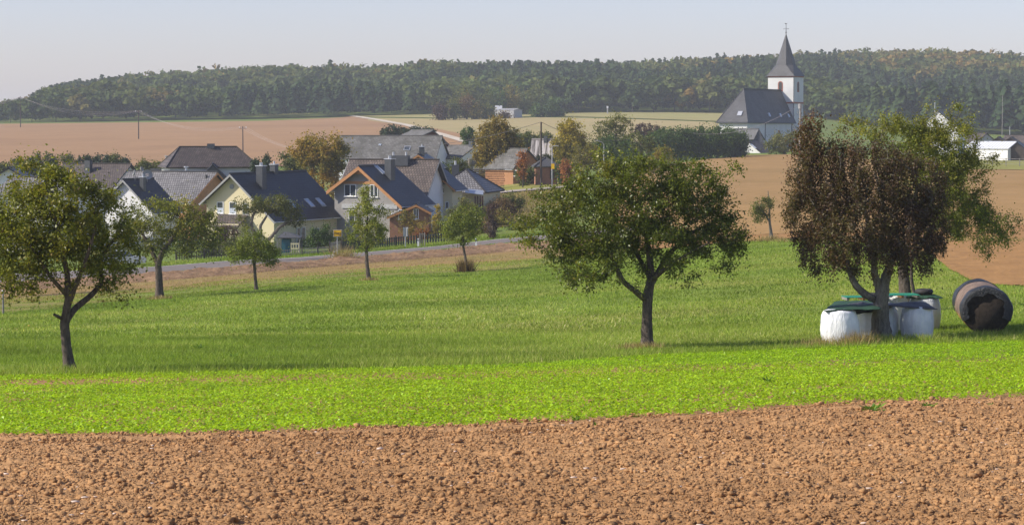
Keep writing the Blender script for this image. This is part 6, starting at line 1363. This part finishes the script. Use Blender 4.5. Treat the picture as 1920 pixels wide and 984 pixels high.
M['teal'] = plain('teal_panel', (.015, .10, .14), .5, .1, 1, 0); p1_, p2_ = P(528, 450, 246.6), P(543.5, 450, 246.6); mb = MB(); mb.abox(p1_[0], p2_[0], 246.55, 248.4, b[2] - .1, e[2] - .15); mb.build('panel', M['teal'], root)
p1_, p2_ = P(546, 462, 246.4), P(560, 462, 246.4); mb = MB()
for z_ in (.45, .95): mb.box(np.array([(p1_[0] + p2_[0]) / 2, 246.3, b[2] + z_]), ((p2_[0] - p1_[0]) / 2, 0, 0), (0, .03, 0), (0, 0, .06))
for x in np.linspace(p1_[0], p2_[0], 4): mb.box(np.array([x, 246.3, b[2] + .5]), (.04, 0, 0), (0, .025, 0), (0, 0, .55))
mb.build('railing', M['wall_cream'], root)
# firewood
b0, b1_ = P(874, 333, 330), P(946, 333, 330); g0 = float(tz((b0[0] + b1_[0]) / 2, 330)); zt_ = P(900, 317.5, 330)[2]; root = thing('firewood_stack', ((b0[0] + b1_[0]) / 2, 330, g0), 'long stack of split firewood below the birch', 'firewood'); mb = MB()
x = b0[0]; wz = P(900, 333, 330)[2]
zlo = min(wz, g0); rows_ = 13; 
for i in range(rows_):
    z_ = zt_ - .10 - i * (zt_ - zlo) / rows_; xx = b0[0] + (i % 2) * .06
    while xx < b1_[0]: r_ = gg.uniform(.065, .09); mb.tube([np.array([xx, 329.7 + gg.uniform(-.06, .06), z_]), np.array([xx, 330.5, z_])], r_, 6); xx += r_ * 2.2
mb.build('logs', M['wood_stain'], root)
mb = MB()
xx = b0[0]
while xx < b1_[0]: mb.tube([np.array([xx, 329.6, zt_ + .02]), np.array([xx + gg.uniform(-.1, .1), 330.5, zt_ + .03])], gg.uniform(.05, .08), 6); xx += .17
mb.build('top_logs', M['wood_grey'], root)
b = GU_(880, 325); root = thing('tree_stump', tuple(b), 'pollarded trunk with cut pale ends left of the birch', 'stump'); mb = MB(); mb.tube([P(881, 335, 325), P(881, 312, 325), P(882, 298, 325)], [.5, .42, .38], 8); mb.tube([P(882, 312, 325), P(892, 303, 325)], [.3, .25], 8); mb.tube([P(880, 310, 325), P(873, 302, 325)], [.25, .2], 8); mb.build('trunk', M['bark_grey'], root)
# street lamps and poles
def line_pole(name, label, u, vb, vt, Y, r_=.13, mat=None, arm=None, group='utility poles', cat='pole'):
    b = GU_(u, Y); t = P(u, vt, Y); root = thing(name, tuple(b), label, cat, group); mb = MB(); mb.tube([b - Z3 * .4, np.array([b[0], b[1], t[2]])], [r_ * 1.2, r_ * .8], 8); mb.build('shaft', mat or M['wood_dark'], root)
    if arm == 'cross':
        for dz in (.5,): mb = MB(); mb.box(np.array([b[0], b[1], t[2] - dz]), (.9, .3, 0), (-.02, .06, 0), (0, 0, .07)); mb.build('crossarm', mat or M['wood_dark'], root)
        for s in (-.8, 0, .8): mb = MB(); mb.tube([np.array([b[0] + s, b[1] + s / 3, t[2] - .45]), np.array([b[0] + s, b[1] + s / 3, t[2] - .1])], .08, 6); mb.build('insulator', M['pvc'], root)
    return root, np.array([b[0], b[1], t[2]])
r_, tA = line_pole('utility_pole', 'tall dark wooden pole in front of the striped roof', 1014.5, 335, 229, 322, .14); 
r_, t_ = line_pole('street_lamp', 'grey street lamp with small yellow signs in front of the brick hut', 1035, 335, 275, 322, .08, M['galv'], cat='street lamp'); mb = MB(); mb.tube([t_, t_ + [.5, -.1, .12], t_ + [.9, -.2, .05]], [.05, .06, .05], 6); mb.build('lamp_head', M['fascia_grey'], r_)
c = P(1036.5, 312, 321.8); mb = MB(); mb.box(c, (.22, 0, 0), (0, .015, 0), (0, 0, .35)); mb.build('yellow_sign', M['sign_yellow'], r_)
r_, t_ = line_pole('street_lamp', 'curved street lamp rising above the broad fruit tree crown', 1132, 330, 271, 325, .07, M['galv'], cat='street lamp'); mb = MB(); mb.tube([t_, t_ + [-.25, 0, .35], t_ + [-1.1, -.2, .5]], [.06, .05, .08], 6); mb.build('lamp_head', M['fascia_grey'], r_)
r_, tC = line_pole('utility_pole', 'pale concrete pole rising at the right end of the church roof', 1500, 290, 195.5, 455, .24, M['wood_grey']); mb = MB(); mb.tube([tC - Z3 * .9, tC + Z3 * .05], .42, 8); mb.build('pole_head', M['fascia_grey'], r_)
r_, tD = line_pole('utility_pole', 'thin antenna pole behind the white farmhouse', 1752, 230, 189, 505, .10, M['galv'])
r_, tE = line_pole('utility_pole', 'thin pole beyond the farm roofs at the far right', 1893, 250, 238, 575, .10, M['galv'])
r_, tF = line_pole('utility_pole', 'lone pale pole standing out from the woods at the far right', 1879, 200, 178, 880, .12, M['wood_grey'])
r_, p1 = line_pole('power_pole', 'power line pole farthest left in the brown field', 38.5, 235, 181, 880, .16, None, 'cross'); r_, p2 = line_pole('power_pole', 'power line pole in the middle of the brown field', 260, 261, 207, 705, .16, None, 'cross'); r_, p3 = line_pole('power_pole', 'power line pole just behind the hipped roof', 455.5, 288, 237, 585, .15, None, 'cross')
b = GU_(1139, 1000)
root = thing('field_cross', tuple(b), 'tiny white wayside marker at the edge of the pale field', 'marker'); mb = MB(); mb.box(b + Z3 * 1.2, (.25, 0, 0), (0, .25, 0), (0, 0, 1.3)); mb.build('shaft', M['wall_dim'], root); mb = MB(); mb.box(b + Z3 * 2.9, (.35, 0, 0), (0, .3, 0), (0, 0, .45)); mb.build('head', M['pvc'], root)
M['wire'] = plain('wire', (.42, .38, .36), .6, .05, 1, 0)
M['wire_dark'] = plain('dark_wire', (.10, .09, .09), .6, .05, 1, 0)
def wire(label, a, b, sag, r_, mat, group):
    t = np.linspace(0, 1, 24)[:, None]; q = a * (1 - t) + b * t; q[:, 2] -= sag * 4 * (t * (1 - t))[:, 0]; mb = MB(); mb.tube(list(q), r_, 4); o = mb.build('power_line', mat, loc=tuple(q[0])); tag(o, label, 'wire', group)
g_ = 'power lines over the brown field'
for s, nm in ((-.8, 'left'), (0, 'middle'), (.8, 'right')):
    off = np.array([s, s / 3, -.15])
    wire('%s wire of the power line between the far left pole and the middle pole' % nm, p1 + off, p2 + off, 3.0 + s * .8, .014, M['wire'], g_); wire('%s wire of the power line between the middle pole and the nearest pole' % nm, p2 + off, p3 + off, 2.6 + s * .5, .013, M['wire'], g_)
    wire('%s wire of the power line leaving the far left pole leftwards' % nm, p1 + off, P(-160, 205, 960) + off, 2.5 + s * .5, .02, M['wire'], g_)
    wire('%s wire of the power line running from the nearest pole towards the barn' % nm, p3 + off, P(640, 292, 450) + off * .3, 1.6, .016, M['wire'], g_)
wire('pale wire running from the concrete pole across the church roof', tC, P(1300, 250, 430), 2.0, .03, M['wire'], 'village wires'); wire('dark wire from the tall wooden pole towards the barns', tA, P(700, 275, 400), 1.2, .03, M['wire_dark'], 'village wires'); wire('dark wire from the tall wooden pole over the yellow tree', tA, P(1180, 262, 330), 1.0, .03, M['wire_dark'], 'village wires')
# bits behind the trees at the left: two parked cars seen as glints beside the road
def car(label, u, Y, col, flip=1):
    b = GU_(u, Y); b[2] += .1; root = thing('parked_car', tuple(b), label, 'car', 'cars by the road behind the leaning tree')
    m = plain('car_paint_%s' % label.split()[0], col, .25, .03, 1, 0, spec=.6); X = np.array([1., .12, 0]); X /= np.linalg.norm(X); Yv = np.array([-X[1], X[0], 0])
    def ext(pts, w_, mat, nm, in_=0):
        mb = MB(); A_ = [b + X * x * flip + Z3 * z - Yv * (w_ - in_ * max(0, z - .9)) for x, z in pts]; B_ = [b + X * x * flip + Z3 * z + Yv * (w_ - in_ * max(0, z - .9)) for x, z in pts]
        mb.face(A_); mb.face(B_[::-1])
        for i in range(len(pts)): j = (i + 1) % len(pts); mb.face([A_[j], A_[i], B_[i], B_[j]])
        return mb.build(nm, mat, root)
    ext([(-2.1, .3), (2.1, .3), (2.15, .62), (1.95, .85), (1.0, .93), (-1.9, .95), (-2.12, .7)], .84, m, 'body'); ext([(.95, .93), (.35, 1.38), (-1.2, 1.42), (-1.85, .95)], .76, M['glass'], 'windows', .25); ext([(.3, 1.39), (-1.15, 1.43), (-1.1, 1.47), (.2, 1.45)], .64, m, 'roof')
    for x in (-1.3, 1.3):
        for s in (-1, 1): mb = MB(); c = b + X * x + Yv * s * .76 + Z3 * .31; mb.tube([c - Yv * .1, c + Yv * .1], .31, 16); o = mb.build('wheel', M['rubber'], root); mb = MB(); mb.tube([c + Yv * s * .09, c + Yv * s * .115], .18, 10); mb.build('rim', M['galv'], o)
car('silver car on the road behind the leaning apple tree', 232, 224, (.5, .5, .5))
# ------------------------------------------------------------ haze
if HAZE > 0:
    hm = bpy.data.materials.new('haze'); hm.use_nodes = True; hn = hm.node_tree; hn.nodes.clear()
    ho = hn.nodes.new('ShaderNodeOutputMaterial'); pv = hn.nodes.new('ShaderNodeVolumePrincipled')
    pv.inputs['Color'].default_value = (.92, .965, 1.0, 1); pv.inputs['Density'].default_value = HAZE; pv.inputs['Anisotropy'].default_value = .0
    hn.links.new(pv.outputs[0], ho.inputs['Volume'])
    HZ0 = float(GZ.min()) - 12; HZ1 = 62.0
    b = MB(); b.abox(-9900, 12100, -60, 4600, HZ0, HZ1)
    h = b.build('haze', hm); h.data.materials[0] = hm; tag(h, 'thin blue haze in the air over the whole valley', 'haze', kind='stuff')
